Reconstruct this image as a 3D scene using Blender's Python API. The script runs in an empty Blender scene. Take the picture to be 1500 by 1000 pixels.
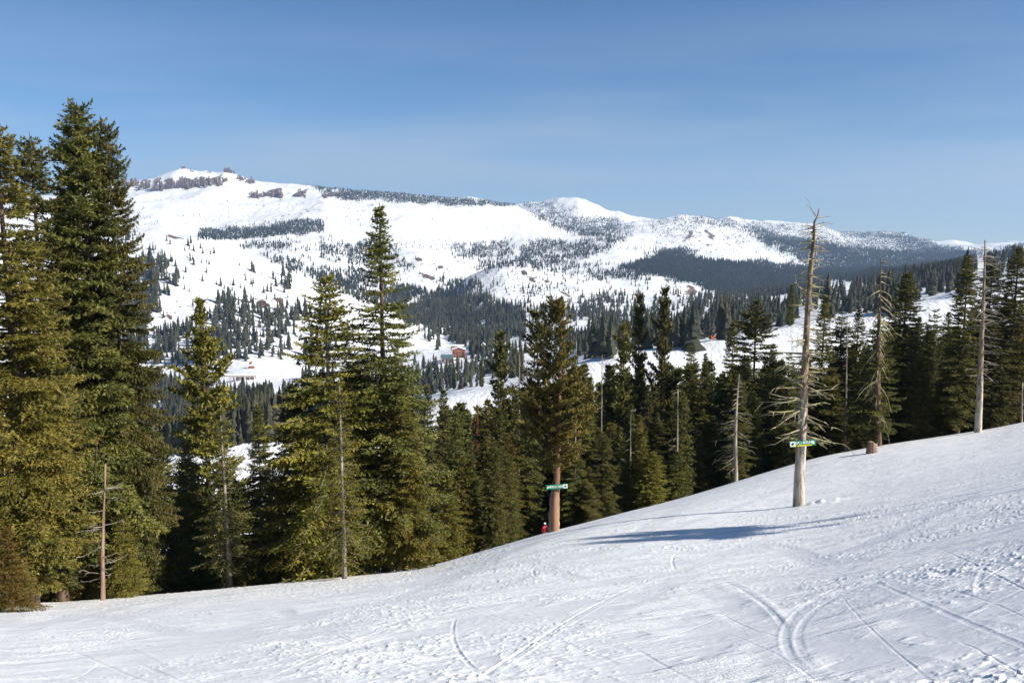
import bpy, math, random
import numpy as np
from mathutils import Vector, Matrix
rnd = random.Random(7)
R = np.random.RandomState(11)
sc = bpy.context.scene
COL = sc.collection
F = 1299.0
PITCH = math.radians(7.9)
CP, SP = math.cos(PITCH), math.sin(PITCH)

# ------------------------------------------------------------------ helpers
def pix(c, r):
    """bearing t = x/y and slope m = z/y of a sight line"""
    u = (np.asarray(c, float) - 750) / F; v = (500 - np.asarray(r, float)) / F
    d = CP + v * SP
    return u / d, (-SP + v * CP) / d

def mesh_np(name, V, faces, mats=(), smooth=False, matidx=None, n=3):
    """faces: (N,n) array"""
    me = bpy.data.meshes.new(name)
    V = np.ascontiguousarray(V, np.float32); faces = np.ascontiguousarray(faces, np.int32)
    nf = len(faces); n = faces.shape[1]
    me.vertices.add(len(V)); me.vertices.foreach_set('co', V.ravel())
    me.loops.add(nf * n); me.loops.foreach_set('vertex_index', faces.ravel())
    me.polygons.add(nf); me.polygons.foreach_set('loop_start', np.arange(0, nf * n, n, dtype=np.int32))
    me.polygons.foreach_set('loop_total', np.full(nf, n, np.int32))
    if matidx is not None: me.polygons.foreach_set('material_index', np.ascontiguousarray(matidx, np.int32))
    me.polygons.foreach_set('use_smooth', np.full(nf, smooth, bool))
    for m in mats: me.materials.append(m)
    me.update(calc_edges=True)
    return me

def link(name, data, parent=None, **props):
    o = bpy.data.objects.new(name, data); COL.objects.link(o)
    if parent is not None: o.parent = parent
    for k, v in props.items(): o[k] = v
    return o

class MB:
    def __init__(s): s.v = []; s.f = []; s.m = []
    def box(s, c, d, rz=0, ry=0, mi=0):
        M = Matrix.Translation(c) @ Matrix.Rotation(rz, 4, 'Z') @ Matrix.Rotation(ry, 4, 'Y')
        b = len(s.v)
        for x in (-.5, .5):
            for y in (-.5, .5):
                for z in (-.5, .5): s.v.append(tuple(M @ Vector((x*d[0], y*d[1], z*d[2]))))
        for q in ((0,1,3,2),(4,6,7,5),(0,4,5,1),(2,3,7,6),(0,2,6,4),(1,5,7,3)):
            s.f.append([b+i for i in q]); s.m.append(mi)
    def tube(s, pts, rad, n=8, mi=0, cap=True):
        pts = [Vector(p) for p in pts]; b = len(s.v); K = len(pts)
        for i, p in enumerate(pts):
            d = (pts[min(i+1, K-1)] - pts[max(i-1, 0)]).normalized()
            a = d.cross(Vector((0.13, 1, 0.21))).normalized(); e = d.cross(a)
            for k in range(n):
                w = 2*math.pi*k/n
                s.v.append(tuple(p + (a*math.cos(w) + e*math.sin(w))*rad[i]))
        for i in range(K-1):
            for k in range(n):
                s.f.append([b+i*n+k, b+i*n+(k+1) % n, b+(i+1)*n+(k+1) % n, b+(i+1)*n+k]); s.m.append(mi)
        if cap:
            s.f.append([b+k for k in range(n)][::-1]); s.m.append(mi)
            s.f.append([b+(K-1)*n+k for k in range(n)]); s.m.append(mi)
    def prism(s, poly, y0, y1, mi=0):
        """poly in xz extruded in y"""
        b = len(s.v); n = len(poly)
        for y in (y0, y1):
            for x, z in poly: s.v.append((x, y, z))
        s.f.append([b+i for i in range(n)]); s.f.append([b+n+i for i in range(n)][::-1]); s.m += [mi, mi]
        for i in range(n):
            j = (i+1) % n
            s.f.append([b+j, b+i, b+n+i, b+n+j]); s.m.append(mi)
    def build(s, name, mats, parent=None, smooth=False, **props):
        me = bpy.data.meshes.new(name); me.from_pydata(s.v, [], s.f)
        for m in (mats if isinstance(mats, (list, tuple)) else [mats]): me.materials.append(m)
        for p, mi in zip(me.polygons, s.m): p.material_index = mi; p.use_smooth = smooth
        me.update()
        return link(name, me, parent, **props)

# value noise -------------------------------------------------------
_P = np.random.RandomState(3).rand(256, 256).astype(np.float32)
def vnoise(x, y):
    xi = np.floor(x).astype(np.int64); yi = np.floor(y).astype(np.int64)
    fx = x - xi; fy = y - yi
    fx = fx*fx*fx*(fx*(fx*6-15)+10); fy = fy*fy*fy*(fy*(fy*6-15)+10)
    a = _P[xi & 255, yi & 255]; b = _P[(xi+1) & 255, yi & 255]; c = _P[xi & 255, (yi+1) & 255]; d = _P[(xi+1) & 255, (yi+1) & 255]
    return (a*(1-fx) + b*fx)*(1-fy) + (c*(1-fx) + d*fx)*fy
def fbm(x, y, o=4, ridged=False, g=.5):
    s = 0; A = 1; T = 0
    for i in range(o):
        n = vnoise(x*2**i + 17.3*i, y*2**i + 9.1*i)*2-1
        if ridged: n = 1-2*np.abs(n)
        s = s + n*A; T += A; A *= g
    return s/T

# ------------------------------------------------------------------ materials
def mat(name, rough=.8, col=(.5, .5, .5), spec=.3):
    m = bpy.data.materials.new(name); m.use_nodes = True
    b = m.node_tree.nodes['Principled BSDF']
    b.inputs['Base Color'].default_value = (*col, 1); b.inputs['Roughness'].default_value = rough
    b.inputs['Specular IOR Level'].default_value = spec
    return m, m.node_tree, b
def noise_node(nt, scale, detail=4, coord='Object', stretch=None, rough=.55):
    tc = nt.nodes.new('ShaderNodeTexCoord'); n = nt.nodes.new('ShaderNodeTexNoise')
    n.inputs['Scale'].default_value = scale; n.inputs['Detail'].default_value = detail; n.inputs['Roughness'].default_value = rough
    src = tc.outputs[coord]
    if stretch:
        mp = nt.nodes.new('ShaderNodeMapping'); mp.inputs['Scale'].default_value = stretch[:3]
        if len(stretch) > 3: mp.inputs['Rotation'].default_value = (0, 0, stretch[3])
        nt.links.new(src, mp.inputs['Vector']); src = mp.outputs[0]
    nt.links.new(src, n.inputs['Vector'])
    return n
def ramp(nt, fac, stops):
    r = nt.nodes.new('ShaderNodeValToRGB'); e = r.color_ramp.elements
    while len(e) < len(stops): e.new(.5)
    for q, (p, c) in zip(e, stops): q.position = p; q.color = (*c, 1) if len(c) == 3 else c
    nt.links.new(fac, r.inputs[0]); return r
def mixc(nt, fac, a, b, mode='MIX'):
    m = nt.nodes.new('ShaderNodeMix'); m.data_type = 'RGBA'; m.blend_type = mode
    for sock, v in ((m.inputs[0], fac), (m.inputs[6], a), (m.inputs[7], b)):
        if hasattr(v, 'is_linked'): nt.links.new(v, sock)
        elif isinstance(v, (int, float)): sock.default_value = v
        else: sock.default_value = (*v, 1)
    return m.outputs[2]
def mathn(nt, op, a, b=0., c=None, clamp=False):
    m = nt.nodes.new('ShaderNodeMath'); m.operation = op; m.use_clamp = clamp
    for s, v in zip(m.inputs, (a, b) if c is None else (a, b, c)):
        if hasattr(v, 'is_linked'): nt.links.new(v, s)
        else: s.default_value = v
    return m.outputs[0]
def bump(nt, b, h, strength, dist, prev=None):
    n = nt.nodes.new('ShaderNodeBump'); n.inputs['Strength'].default_value = strength; n.inputs['Distance'].default_value = dist
    nt.links.new(h, n.inputs['Height'])
    if prev: nt.links.new(prev, n.inputs['Normal'])
    if b: nt.links.new(n.outputs[0], b.inputs['Normal'])
    return n.outputs[0]

def m_foliage(name, ca, cb, cc):
    m, nt, b = mat(name, .6, spec=.25)
    n = noise_node(nt, .8, 3)
    r = ramp(nt, n.outputs[0], [(.32, ca), (.5, cb), (.68, cc)])
    oi = nt.nodes.new('ShaderNodeObjectInfo')
    hs = nt.nodes.new('ShaderNodeHueSaturation')
    at = nt.nodes.new('ShaderNodeAttribute'); at.attribute_name = 'tone'
    tn = mathn(nt, 'MULTIPLY_ADD', at.outputs['Fac'], .26, 1.)
    tc_ = nt.nodes.new('ShaderNodeCombineColor')
    nt.links.new(tn, tc_.inputs[0]); nt.links.new(mathn(nt, 'MULTIPLY_ADD', at.outputs['Fac'], .20, 1.), tc_.inputs[1]); nt.links.new(tn, tc_.inputs[2])
    nt.links.new(mixc(nt, 1., r.outputs[0], tc_.outputs[0], 'MULTIPLY'), hs.inputs['Color'])
    nt.links.new(mathn(nt, 'MULTIPLY_ADD', oi.outputs['Random'], .5, .75), hs.inputs['Value'])
    nt.links.new(mathn(nt, 'MULTIPLY_ADD', oi.outputs['Random'], .03, .485), hs.inputs['Hue'])
    nt.links.new(hs.outputs[0], b.inputs['Base Color'])
    tr = nt.nodes.new('ShaderNodeBsdfTranslucent'); ms = nt.nodes.new('ShaderNodeMixShader'); ms.inputs[0].default_value = .15
    nt.links.new(hs.outputs[0], tr.inputs[0]); nt.links.new(b.outputs[0], ms.inputs[1]); nt.links.new(tr.outputs[0], ms.inputs[2])
    nt.links.new(ms.outputs[0], nt.nodes['Material Output'].inputs[0])
    return m
FOL = {
 'olive': m_foliage('needles_olive', (.078, .072, .013), (.125, .108, .018), (.18, .148, .027)),
 'green': m_foliage('needles_green', (.055, .058, .014), (.092, .092, .020), (.14, .128, .029)),
 'dark': m_foliage('needles_dark', (.068, .070, .016), (.110, .108, .022), (.16, .142, .032)),
 'rust': m_foliage('needles_rusty', (.16, .06, .025), (.22, .085, .03), (.14, .07, .025)),
 'bronze': m_foliage('needles_bronze', (.10, .072, .014), (.14, .10, .018), (.12, .10, .018)),
}
def m_bark(name, ca, cb, cc, scale=3):
    m, nt, b = mat(name, .9, spec=.1)
    n = noise_node(nt, scale, 6, stretch=(1, 1, .18)); n2 = noise_node(nt, scale*.35, 3)
    r = ramp(nt, n.outputs[0], [(.3, ca), (.55, cb), (.72, cc)])
    nt.links.new(r.outputs[0], b.inputs['Base Color'])
    bump(nt, b, n.outputs[0], .7, .05)
    return m
BARK = {
 'brown': m_bark('bark_brown', (.045, .032, .022), (.11, .075, .05), (.17, .12, .08)),
 'grey': m_bark('bark_grey', (.10, .085, .07), (.24, .21, .175), (.36, .33, .28)),
 'dead': m_bark('deadwood_pale', (.12, .10, .085), (.30, .26, .21), (.42, .38, .31)),
 'tan': m_bark('bark_tan', (.13, .08, .055), (.24, .165, .12), (.33, .25, .19), 2.5),
 'red': m_bark('bark_orange', (.10, .045, .025), (.24, .115, .06), (.36, .19, .10), 2.2),
}
def m_limb():
    m, nt, b = mat('lichen_limb', .9, spec=.1)
    n = noise_node(nt, 2.2, 5)
    r = ramp(nt, n.outputs[0], [(.35, (.16, .14, .10)), (.5, (.32, .28, .17)), (.65, (.40, .38, .17))])
    nt.links.new(r.outputs[0], b.inputs['Base Color']); return m
LICHEN = m_limb()
def m_strip():
    """dead trunk: bare pale wood low down and in strips, orange bark and lichen above"""
    m, nt, b = mat('stripped_trunk', .85, spec=.15)
    n = noise_node(nt, 1.6, 5, stretch=(1.6, 1.6, .35), rough=.6); n2 = noise_node(nt, 5, 5, stretch=(1, 1, .2))
    tc = nt.nodes.new('ShaderNodeTexCoord'); sx = nt.nodes.new('ShaderNodeSeparateXYZ'); nt.links.new(tc.outputs['Object'], sx.inputs[0])
    f = mathn(nt, 'ADD', mathn(nt, 'MULTIPLY', sx.outputs[2], .055), mathn(nt, 'MULTIPLY_ADD', n.outputs[0], 1.5, -.47))
    f = mathn(nt, 'GREATER_THAN', f, .5)
    pale = ramp(nt, n2.outputs[0], [(.34, (.17, .145, .12)), (.45, (.33, .30, .25)), (.66, (.50, .46, .39))])
    bark = ramp(nt, n2.outputs[0], [(.34, (.08, .055, .04)), (.5, (.20, .145, .105)), (.64, (.34, .26, .19))])
    n3 = noise_node(nt, 1.1, 3)
    green = mathn(nt, 'MULTIPLY', mathn(nt, 'GREATER_THAN', n3.outputs[0], .55), mathn(nt, 'MULTIPLY', sx.outputs[2], .06, clamp=True))
    bk = mixc(nt, green, bark.outputs[0], (.17, .16, .05))
    nt.links.new(mixc(nt, f, pale.outputs[0], bk), b.inputs['Base Color'])
    bump(nt, b, n2.outputs[0], 1., .09)
    return m
STRIP = m_strip()
def plain(name, col, rough=.6, scale=3, var=.25, spec=.3):
    m, nt, b = mat(name, rough, col, spec)
    n = noise_node(nt, scale, 4)
    r = ramp(nt, n.outputs[0], [(.3, tuple(c*(1-var) for c in col)), (.7, tuple(min(1, c*(1+var)) for c in col))])
    nt.links.new(r.outputs[0], b.inputs['Base Color']); return m

def m_snow_near():
    m, nt, b = mat('slope_snow', .55, spec=.35)
    # packed icy scrapes and loose grains, drawn out along the run
    a = noise_node(nt, .55, 5, stretch=(1, 2.6, 1, math.radians(-24)), rough=.6)
    fine = noise_node(nt, 9, 5, stretch=(.6, 1.6, 1, math.radians(-20)), rough=.65)
    gr = noise_node(nt, 34, 3, rough=.7)
    c = ramp(nt, a.outputs[0], [(.40, (.76, .76, .765)), (.50, (.87, .865, .855)), (.60, (.94, .93, .91))])
    at = nt.nodes.new('ShaderNodeAttribute'); at.attribute_name = 'scrape'
    sp = noise_node(nt, 14, 4, stretch=(.5, 1.7, 1, math.radians(-18)), rough=.7)
    spc = ramp(nt, sp.outputs[0], [(.38, (.82, .82, .83)), (.48, (.98, .98, .98)), (.62, (1.05, 1.05, 1.05))])
    cc_ = mixc(nt, 1., c.outputs[0], spc.outputs[0], 'MULTIPLY')
    c2 = mixc(nt, at.outputs['Fac'], cc_, (.70, .70, .71))
    nt.links.new(c2, b.inputs['Base Color'])
    # scraped ice is smooth, loose snow is granular
    k = mathn(nt, 'MULTIPLY', ramp(nt, a.outputs[0], [(.38, (.15,)*3), (.55, (1,)*3)]).outputs[0], mathn(nt, 'SUBTRACT', 1., at.outputs['Fac'], clamp=True))
    p = bump(nt, None, mathn(nt, 'MULTIPLY', fine.outputs[0], mathn(nt, 'MULTIPLY_ADD', k, .8, .2)), .75, .05)
    bump(nt, b, mathn(nt, 'MULTIPLY', gr.outputs[0], k), .8, .025, p)
    return m
SNOW = m_snow_near()
def m_snow_far():
    m, nt, b = mat('mountain_snow_and_rock', .75, spec=.15)
    at = nt.nodes.new('ShaderNodeAttribute'); at.attribute_name = 'rock'
    n = noise_node(nt, .012, 6, rough=.65); n2 = noise_node(nt, .05, 5, stretch=(1, 1, .3), rough=.6)
    rc = ramp(nt, n2.outputs[0], [(.3, (.055, .035, .03)), (.55, (.13, .085, .07)), (.75, (.22, .16, .13))])
    nb_ = noise_node(nt, .035, 5, stretch=(1, .6, .35), rough=.7)
    f = mathn(nt, 'ADD', at.outputs['Fac'], mathn(nt, 'MULTIPLY_ADD', nb_.outputs[0], 2.4, -1.3))
    f = mathn(nt, 'MULTIPLY_ADD', f, 5., -1.5, clamp=True)
    nt.links.new(mixc(nt, f, (.74, .745, .75), rc.outputs[0]), b.inputs['Base Color'])
    bump(nt, b, nb_.outputs[0], .55, 7.)
    return m
SNOWFAR = m_snow_far()

# ------------------------------------------------------------------ terrain
def ct(pts, s=False):
    c = np.array(pts, float); t, m = pix(c[:, 0], c[:, 1]); return t, m
C25 = [0,100,180,240,300,360,420,480,540,600,660,720,780,840,900,960,1020,1080,1140,1200,1260,1320,1380,1440,1500]
def row25(rs): return list(zip(C25, rs))
crest = [(0,882),(100,879),(200,871),(300,863),(400,853),(500,844),(600,833),(640,826),(700,808),(760,791),(800,779),(850,766),(900,753),(960,738),(1000,727),(1060,709),(1100,696),(1150,681),(1200,667),(1270,654),(1330,644),(1400,634),(1450,627),(1500,616),(1700,585)]
s48 = [(0,.395),(250,.382),(400,.373),(640,.353),(810,.316),(940,.305),(1060,.300),(1170,.288),(1330,.262),(1500,.235),(1750,.19)]
s24 = [(0,.398),(300,.385),(750,.353),(1000,.338),(1170,.325),(1500,.262),(1750,.20)]
s6 = [(0,.378),(300,.368),(750,.342),(1000,.330),(1500,.255),(1750,.20)]
ycr = [(0,36),(400,42),(640,50),(760,58),(810,62),(940,68),(1060,74),(1170,80),(1330,82),(1500,84)]
FARC = [  # y, contour (col,row) front to back
 (330, [(-200,905),(1700,905)]),
 (450, row25([690,672,662,654,645,632,622,605,596,592,575,565,548,528,512,505,497,487,475,464,458,448,436,424,405])),
 (560, row25([720,705,695,690,680,668,655,640,630,620,600,585,568,548,530,522,514,504,490,474,466,455,442,428,410])),
 (1000, row25([655,650,640,632,622,612,605,600,592,582,562,548,536,518,502,492,485,475,463,452,445,435,425,412,395])),
 (1300, row25([590,585,580,572,558,549,548,548,545,540,528,520,513,505,490,480,472,462,452,440,430,420,408,400,390])),
 (1360, row25([575,570,560,555,543,535,536,540,538,534,523,515,508,500,487,478,470,460,450,438,428,418,407,399,389])),
 (1650, row25([470,460,450,448,450,460,470,482,500,515,512,502,492,482,475,465,458,450,442,432,425,415,402,392,385])),
 (2000, [(-100,350),(100,342),(180,331),(240,328),(290,343),(340,362),(400,383),(450,403),(500,425),(560,455),(600,475),(660,494),(720,486),(780,475),(840,465),(900,459),(960,455),(1020,449),(1080,440),(1140,434),(1200,429),(1260,420),(1320,411),(1380,404),(1440,395),(1500,380)]),
 (2350, [(-100,385),(180,366),(240,365),(300,380),(360,400),(420,425),(480,440),(540,455),(600,462),(660,470),(720,452),(780,448),(840,446),(900,449),(960,450),(1080,440),(1140,433),(1260,419),(1500,374)]),
 (3000, [(-100,370),(180,350),(300,352),(360,385),(420,400),(480,405),(540,412),(600,425),(660,428),(690,402),(720,389),(745,384),(780,391),(840,406),(900,413),(960,412),(1000,414),(1030,426),(1080,432),(1140,428),(1200,418),(1240,411),(1280,408),(1320,414),(1380,405),(1440,385),(1500,370)]),
 (3300, [(-100,375),(300,365),(360,390),(420,398),(480,400),(540,415),(600,425),(660,430),(745,410),(840,415),(960,418),(1080,432),(1200,420),(1500,368)]),
 (3700, [(-100,360),(300,350),(360,375),(420,374),(480,380),(540,398),(570,388),(620,373),(660,380),(700,396),(780,400),(840,402),(900,400),(960,398),(1020,405),(1080,412),(1140,412),(1200,410),(1260,405),(1320,408),(1380,402),(1440,382),(1500,367)]),
 (4300, row25([350,345,340,336,344,354,346,345,352,364,372,376,374,372,370,375,385,392,396,400,400,400,396,380,366])),
 (5200, row25([335,332,327,325,338,340,334,335,342,350,360,364,362,357,355,372,382,386,388,392,392,390,386,378,364])),
 (6300, [(-100,300),(180,288),(300,286),(360,292),(420,294),(460,292),(500,291),(540,295),(600,297),(650,297),(700,296),(760,304),(800,322),(850,345),(900,352),(960,346),(1020,345),(1080,350),(1140,352),(1200,366),(1260,374),(1320,376),(1380,372),(1440,370),(1500,362)]),
 (7200, [(-100,300),(100,284),(172,268),(190,262),(215,257),(240,248),(258,242),(275,241),(290,245),(302,241),(316,245),(330,240),(336,241),(350,252),(372,262),(400,262),(425,265),(460,269),(480,274),(540,282),(600,290),(660,291),(720,294),(752,298),(790,322),(840,338),(880,334),(905,326),(930,321),(960,322),(985,318),(1005,316),(1030,313),(1052,318),(1080,332),(1110,342),(1140,350),(1200,356),(1260,366),(1320,372),(1380,370),(1440,370),(1500,362)]),
 (7900, [(-100,330),(330,275),(480,295),(720,308),(780,328),(840,340),(930,340),(1000,335),(1060,338),(1140,352),(1260,366),(1500,364)]),
 (9500, [(-100,330),(400,300),(680,292),(690,289),(720,291),(760,294),(790,290),(815,286),(845,284),(855,286),(875,298),(893,312),(905,308),(925,317),(960,322),(1020,326),(1055,322),(1080,321),(1105,326),(1150,326),(1170,325),(1200,331),(1240,341),(1290,339),(1310,342),(1340,351),(1370,358),(1392,357),(1420,362),(1440,371),(1455,366),(1475,358),(1500,358),(1520,362),(1700,355)]),
 (11000, [(-100,350),(1700,375)]),
 (14000, [(-100,370),(1700,380)]),
]
def tinterp(t, pts):
    tt, _ = pix([p[0] for p in pts], [430]*len(pts)); return np.interp(t, tt, [p[1] for p in pts])
def interp_near(t, pts):  # values given per column at about row 700
    tt, _ = pix([p[0] for p in pts], [720]*len(pts)); return np.interp(t, tt, [p[1] for p in pts])
def smooth_interp(t, T, V):
    # three-tap softened polyline
    w = .006
    return (np.interp(t-w, T, V) + 2*np.interp(t, T, V) + np.interp(t+w, T, V))/4
def _table(T, V, sig):
    g = np.arange(-1.4, 1.4, .002); v = np.interp(g, T, V); k = np.exp(-.5*(np.arange(-80, 81)*.002/sig)**2); k /= k.sum()
    return g, np.convolve(np.pad(v, 80, 'edge'), k, 'valid')
_TB = {}
def tabn(name, P):
    if name not in _TB: _TB[name] = _table(pix([p[0] for p in P], [720]*len(P))[0], [p[1] for p in P], .05)
    return _TB[name]
_FC = [(y, *ct(c)) for y, c in FARC]; _CR = _table(*ct(crest), .016)
def surf_s(t, y):
    """slope below the eye less the eye height, s = -(z+1.7)/y"""
    tw = lambda P: np.interp(t, *tabn(id(P), P))
    yc = tw(ycr)
    mc = np.interp(t, *_CR); sc_ = -mc - 1.7/yc
    K = [(np.full_like(t, 6.), tw(s6)), (np.full_like(t, 20.), tw(s24)), (yc*.64, tw(s48)*.5+.5*(.5*(tw(s48)+sc_+.004+np.sqrt((tw(s48)-sc_-.004)**2+.02**2)))), (yc, sc_), (yc*1.25, sc_+.018), (yc*1.7, sc_+.10), (np.full_like(t, 200.), sc_*0+.56)]
    for (Y, T, M) in _FC: K.append((np.full_like(t, Y), -smooth_interp(t, T, M) - 1.7/Y))
    ly = np.log(np.maximum(y, 1.)); out = K[0][1].copy()
    for (a, sa), (b, sb) in zip(K[:-1], K[1:]):
        la = np.log(a); lb = np.log(b)
        f = (ly-la)/(lb-la); m = (f > 0)
        out = np.where(m, sa + (sb-sa)*np.minimum(f, 1), out)
    return out
def Zf(x, y, noise=True):
    x = np.asarray(x, float); y = np.asarray(y, float)
    ys = np.maximum(y, 3.)
    t = np.clip(x/np.sqrt(ys*ys + 30*np.exp(-ys/8)), -1.2, 1.2)
    s = 0
    for k, w in ((.94, 1), (.97, 2), (1., 3), (1.03, 2), (1.06, 1)): s = s + surf_s(t, ys*k)*w
    s = s/9
    # keep crests sharp where they are crests
    z = -1.7 - y*s
    if noise:
        n = np.zeros_like(z)
        w1 = np.clip((ys-300)/500, 0, 1)
        rel = fbm(x/900, y/900, 5, True)*.0080 + fbm(x/260+5, y/260, 4)*.0040*np.clip((6500-ys)/3000, .35, 1)
        rel = rel + fbm(x/70, y/70, 3)*.0030*np.clip((3500-ys)/2000, 0, 1)
        n = n + w1*rel*ys
        n = n + (1-w1)*np.clip((ys-70)/60, 0, 1)*fbm(x/25, y/25, 3)*.8
        n = n + np.clip((120-ys)/60, 0, 1)*(fbm(x/11, y/11, 3)*.07*np.clip(ys/30, .2, 1))
        z = z + n
    return z
def zat(x, y): return float(Zf(np.array([x]), np.array([y]))[0])

# ski tracks: groove height on the near slope -------------------------
TG = np.linspace(-.72, .72, 1300)
def nearpix(c, r):
    """where a sight line meets the near slope"""
    t, m = pix(c, r); ys = np.linspace(3, 78, 1500); z = Zf(t*ys, ys, False)/ys
    i = np.argmax(z >= m) if (z >= m).any() else np.argmax(z)
    return float(t*ys[i]), float(ys[i])
tracks = []   # (points, width, depth, kind)
def trk(pts, w, d, k=0, jit=0):
    P = np.array([nearpix(*p) for p in pts])
    n = 30; u = np.linspace(0, 1, n); s = np.linspace(0, 1, len(P))
    # Catmull-ish smooth resample
    deg = min(3, len(P)-1)
    px = np.polyfit(s, P[:, 0], deg); py = np.polyfit(s, P[:, 1], deg)
    w = w if k == 1 else (w*.55 if w > .065 else w*.42)
    tracks.append((np.stack([np.polyval(px, u), np.polyval(py, u)], 1), w, d, k))
trk([(380,1002),(560,925),(700,885),(860,842)], .10, .035)
trk([(395,1003),(575,927),(712,887),(868,845)], .06, -.03)
trk([(690,1002),(800,930),(900,872),(985,830)], .08, .035)
trk([(700,1003),(812,930),(908,873),(990,832)], .05, -.03)
trk([(880,858),(960,838),(1040,815),(1120,797)], .9, .05, 1)
trk([(1010,850),(1055,880),(1110,920),(1150,1000)], .42, .05, 1)
trk([(1060,850),(1110,880),(1150,922)], .10, .025)
trk([(1070,848),(1122,880),(1160,920)], .07, -.03)
trk([(1200,1000),(1172,925),(1175,885),(1260,842),(1380,828),(1500,818)], .12, .018)
trk([(1215,1000),(1190,925),(1195,888),(1275,850),(1390,834),(1502,826)], .12, .018)
trk([(1170,925),(1260,960),(1400,1000)], .5, .045, 1)
trk([(1300,885),(1400,930),(1502,985)], .45, .05, 1)
trk([(1400,938),(1460,968),(1502,998)], .05, .016)
trk([(1330,850),(1420,872),(1502,905)], .05, .016)
trk([(1430,870),(1440,836),(1455,830)], .10, .025)
trk([(1230,870),(1275,920),(1370,1000)], .05, .014)
trk([(990,835),(985,820),(992,810)], .10, .06)
trk([(668,905),(665,940),(700,985)], .07, .03)
trk([(785,845),(782,832),(800,826)], .10, .06)
trk([(0,945),(250,880),(500,850)], .18, .03)
trk([(0,925),(200,895),(420,868)], .12, .03)
trk([(0,980),(300,930),(560,880),(800,840)], .9, .03, 1)
trk([(150,1000),(420,930),(640,885)], .6, .03, 1)
trk([(1090,800),(1150,805),(1210,830)], .5, .05, 1)
for k in range(150):
    c = rnd.uniform(-80, 1450); r = rnd.uniform(845, 1000) if c < 700 else rnd.uniform(790, 1000)
    L = rnd.uniform(90, 420); sl = -rnd.uniform(.05, .45) if rnd.random() < .75 else rnd.uniform(.1, .5)
    b = rnd.uniform(-25, 25)
    r2 = r + sl*L
    cr = np.interp([c, c+L/2, c+L], [p[0] for p in crest], [p[1] for p in crest])
    pts = [(c, max(r, cr[0]+12)), (c+L/2, max((r+r2)/2+b, cr[1]+12)), (c+L, max(r2, cr[2]+12))]
    if rnd.random() < .6: trk(pts, rnd.uniform(.05, .10), rnd.uniform(.010, .022)*rnd.choice((1, 1, -1)))
    else: trk(pts, rnd.uniform(.25, .7), rnd.uniform(.008, .022), 1)
SNAGXY = nearpix(1170, 741)
def fan_mesh(name, ts, ys, mats, apex=0., near=False):
    T, Y = np.meshgrid(ts, ys); X = T*(Y+apex); Zz = Zf(X, Y)
    scrape = np.zeros_like(Zz)
    if near:
        dz = np.zeros_like(Zz)
        for P, w, d, k in tracks:
            lo = P.min(0)-w*2.5; hi = P.max(0)+w*2.5
            msk = (X > lo[0]) & (X < hi[0]) & (Y > lo[1]) & (Y < hi[1])
            if not msk.any(): continue
            qx = X[msk]; qy = Y[msk]; best = np.full(qx.shape, 1e9); al = np.zeros(qx.shape); sd = np.zeros(qx.shape)
            for i in range(len(P)-1):
                a = P[i]; b = P[i+1]; ab = b-a; L2 = (ab**2).sum()+1e-9
                u = np.clip(((qx-a[0])*ab[0]+(qy-a[1])*ab[1])/L2, 0, 1)
                ex = qx-a[0]-u*ab[0]; ey = qy-a[1]-u*ab[1]; D = ex*ex+ey*ey
                m2 = D < best; best = np.where(m2, D, best); al = np.where(m2, (i+u)/(len(P)-1), al); sd = np.where(m2, np.sign(ab[0]*ey-ab[1]*ex), sd)
            D = np.sqrt(best)/w
            fade = np.clip(np.minimum(al, 1-al)*8, 0, 1)
            wob = .7+.6*vnoise(qx*3, qy*3)
            g = -d*np.exp(-(D*1.6)**4) + .55*abs(d)*np.exp(-((D-1.05)*3.2)**2)*(sd > 0) + .2*abs(d)*np.exp(-((D-1.05)*3.2)**2)
            dz[msk] += g*fade*wob*(.06 if k == 1 else .19)
            if k == 1: scrape[msk] = np.maximum(scrape[msk], np.exp(-(D*1.2)**4)*fade*np.clip(.3+.9*vnoise(qx*1.3+8, qy*1.3), 0, 1))
        # crud: chewed-up grains between scraped plates
        u = X*.92+Y*.38; v = -X*.38+Y*.92
        c = fbm(u*1.1, v*2.3, 4); c2 = fbm(u*5, v*9, 3)
        rough = np.clip((fbm(X*.35+4, Y*.35, 3)+.25)*1.6, .1, 1)
        fd = np.clip((60-Y)/30, 0, 1)
        dz += (np.clip(c-.05, 0, 1)*.016 + c2*.015*rough)*fd + fd*rough*np.clip(fbm(u*11, v*15, 2)-.26, 0, 1)*.05
        dz += np.clip((fbm(X*6, Y*6, 2)-.1), 0, 1)*.05*np.exp(-((Y-45)/14)**2)*(X < 0)
        mx_, my_ = SNAGXY; rr2 = (X-mx_-.9)**2*.5+(Y-my_+.4)**2
        dz += .16*np.exp(-rr2/.9)*(.5+vnoise(X*4, Y*4)) - .10*np.exp(-((X-mx_)**2+(Y-my_)**2)/.3)
        Zz = Zz+dz
        scrape = np.clip(scrape + .8*np.clip((-c-.12)*4, 0, 1)*(1-rough), 0, 1)
    V = np.stack([X, Y, Zz], -1).reshape(-1, 3)
    ny, nx = X.shape; i = np.arange(ny*nx).reshape(ny, nx)
    q = np.stack([i[:-1, :-1], i[:-1, 1:], i[1:, 1:], i[1:, :-1]], -1).reshape(-1, 4)
    me = mesh_np(name, V, q, mats, smooth=True)
    if near:
        a = me.attributes.new('scrape', 'FLOAT', 'POINT'); a.data.foreach_set('value', scrape.astype(np.float32).ravel())
    return me, X, Y, Zz

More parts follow.
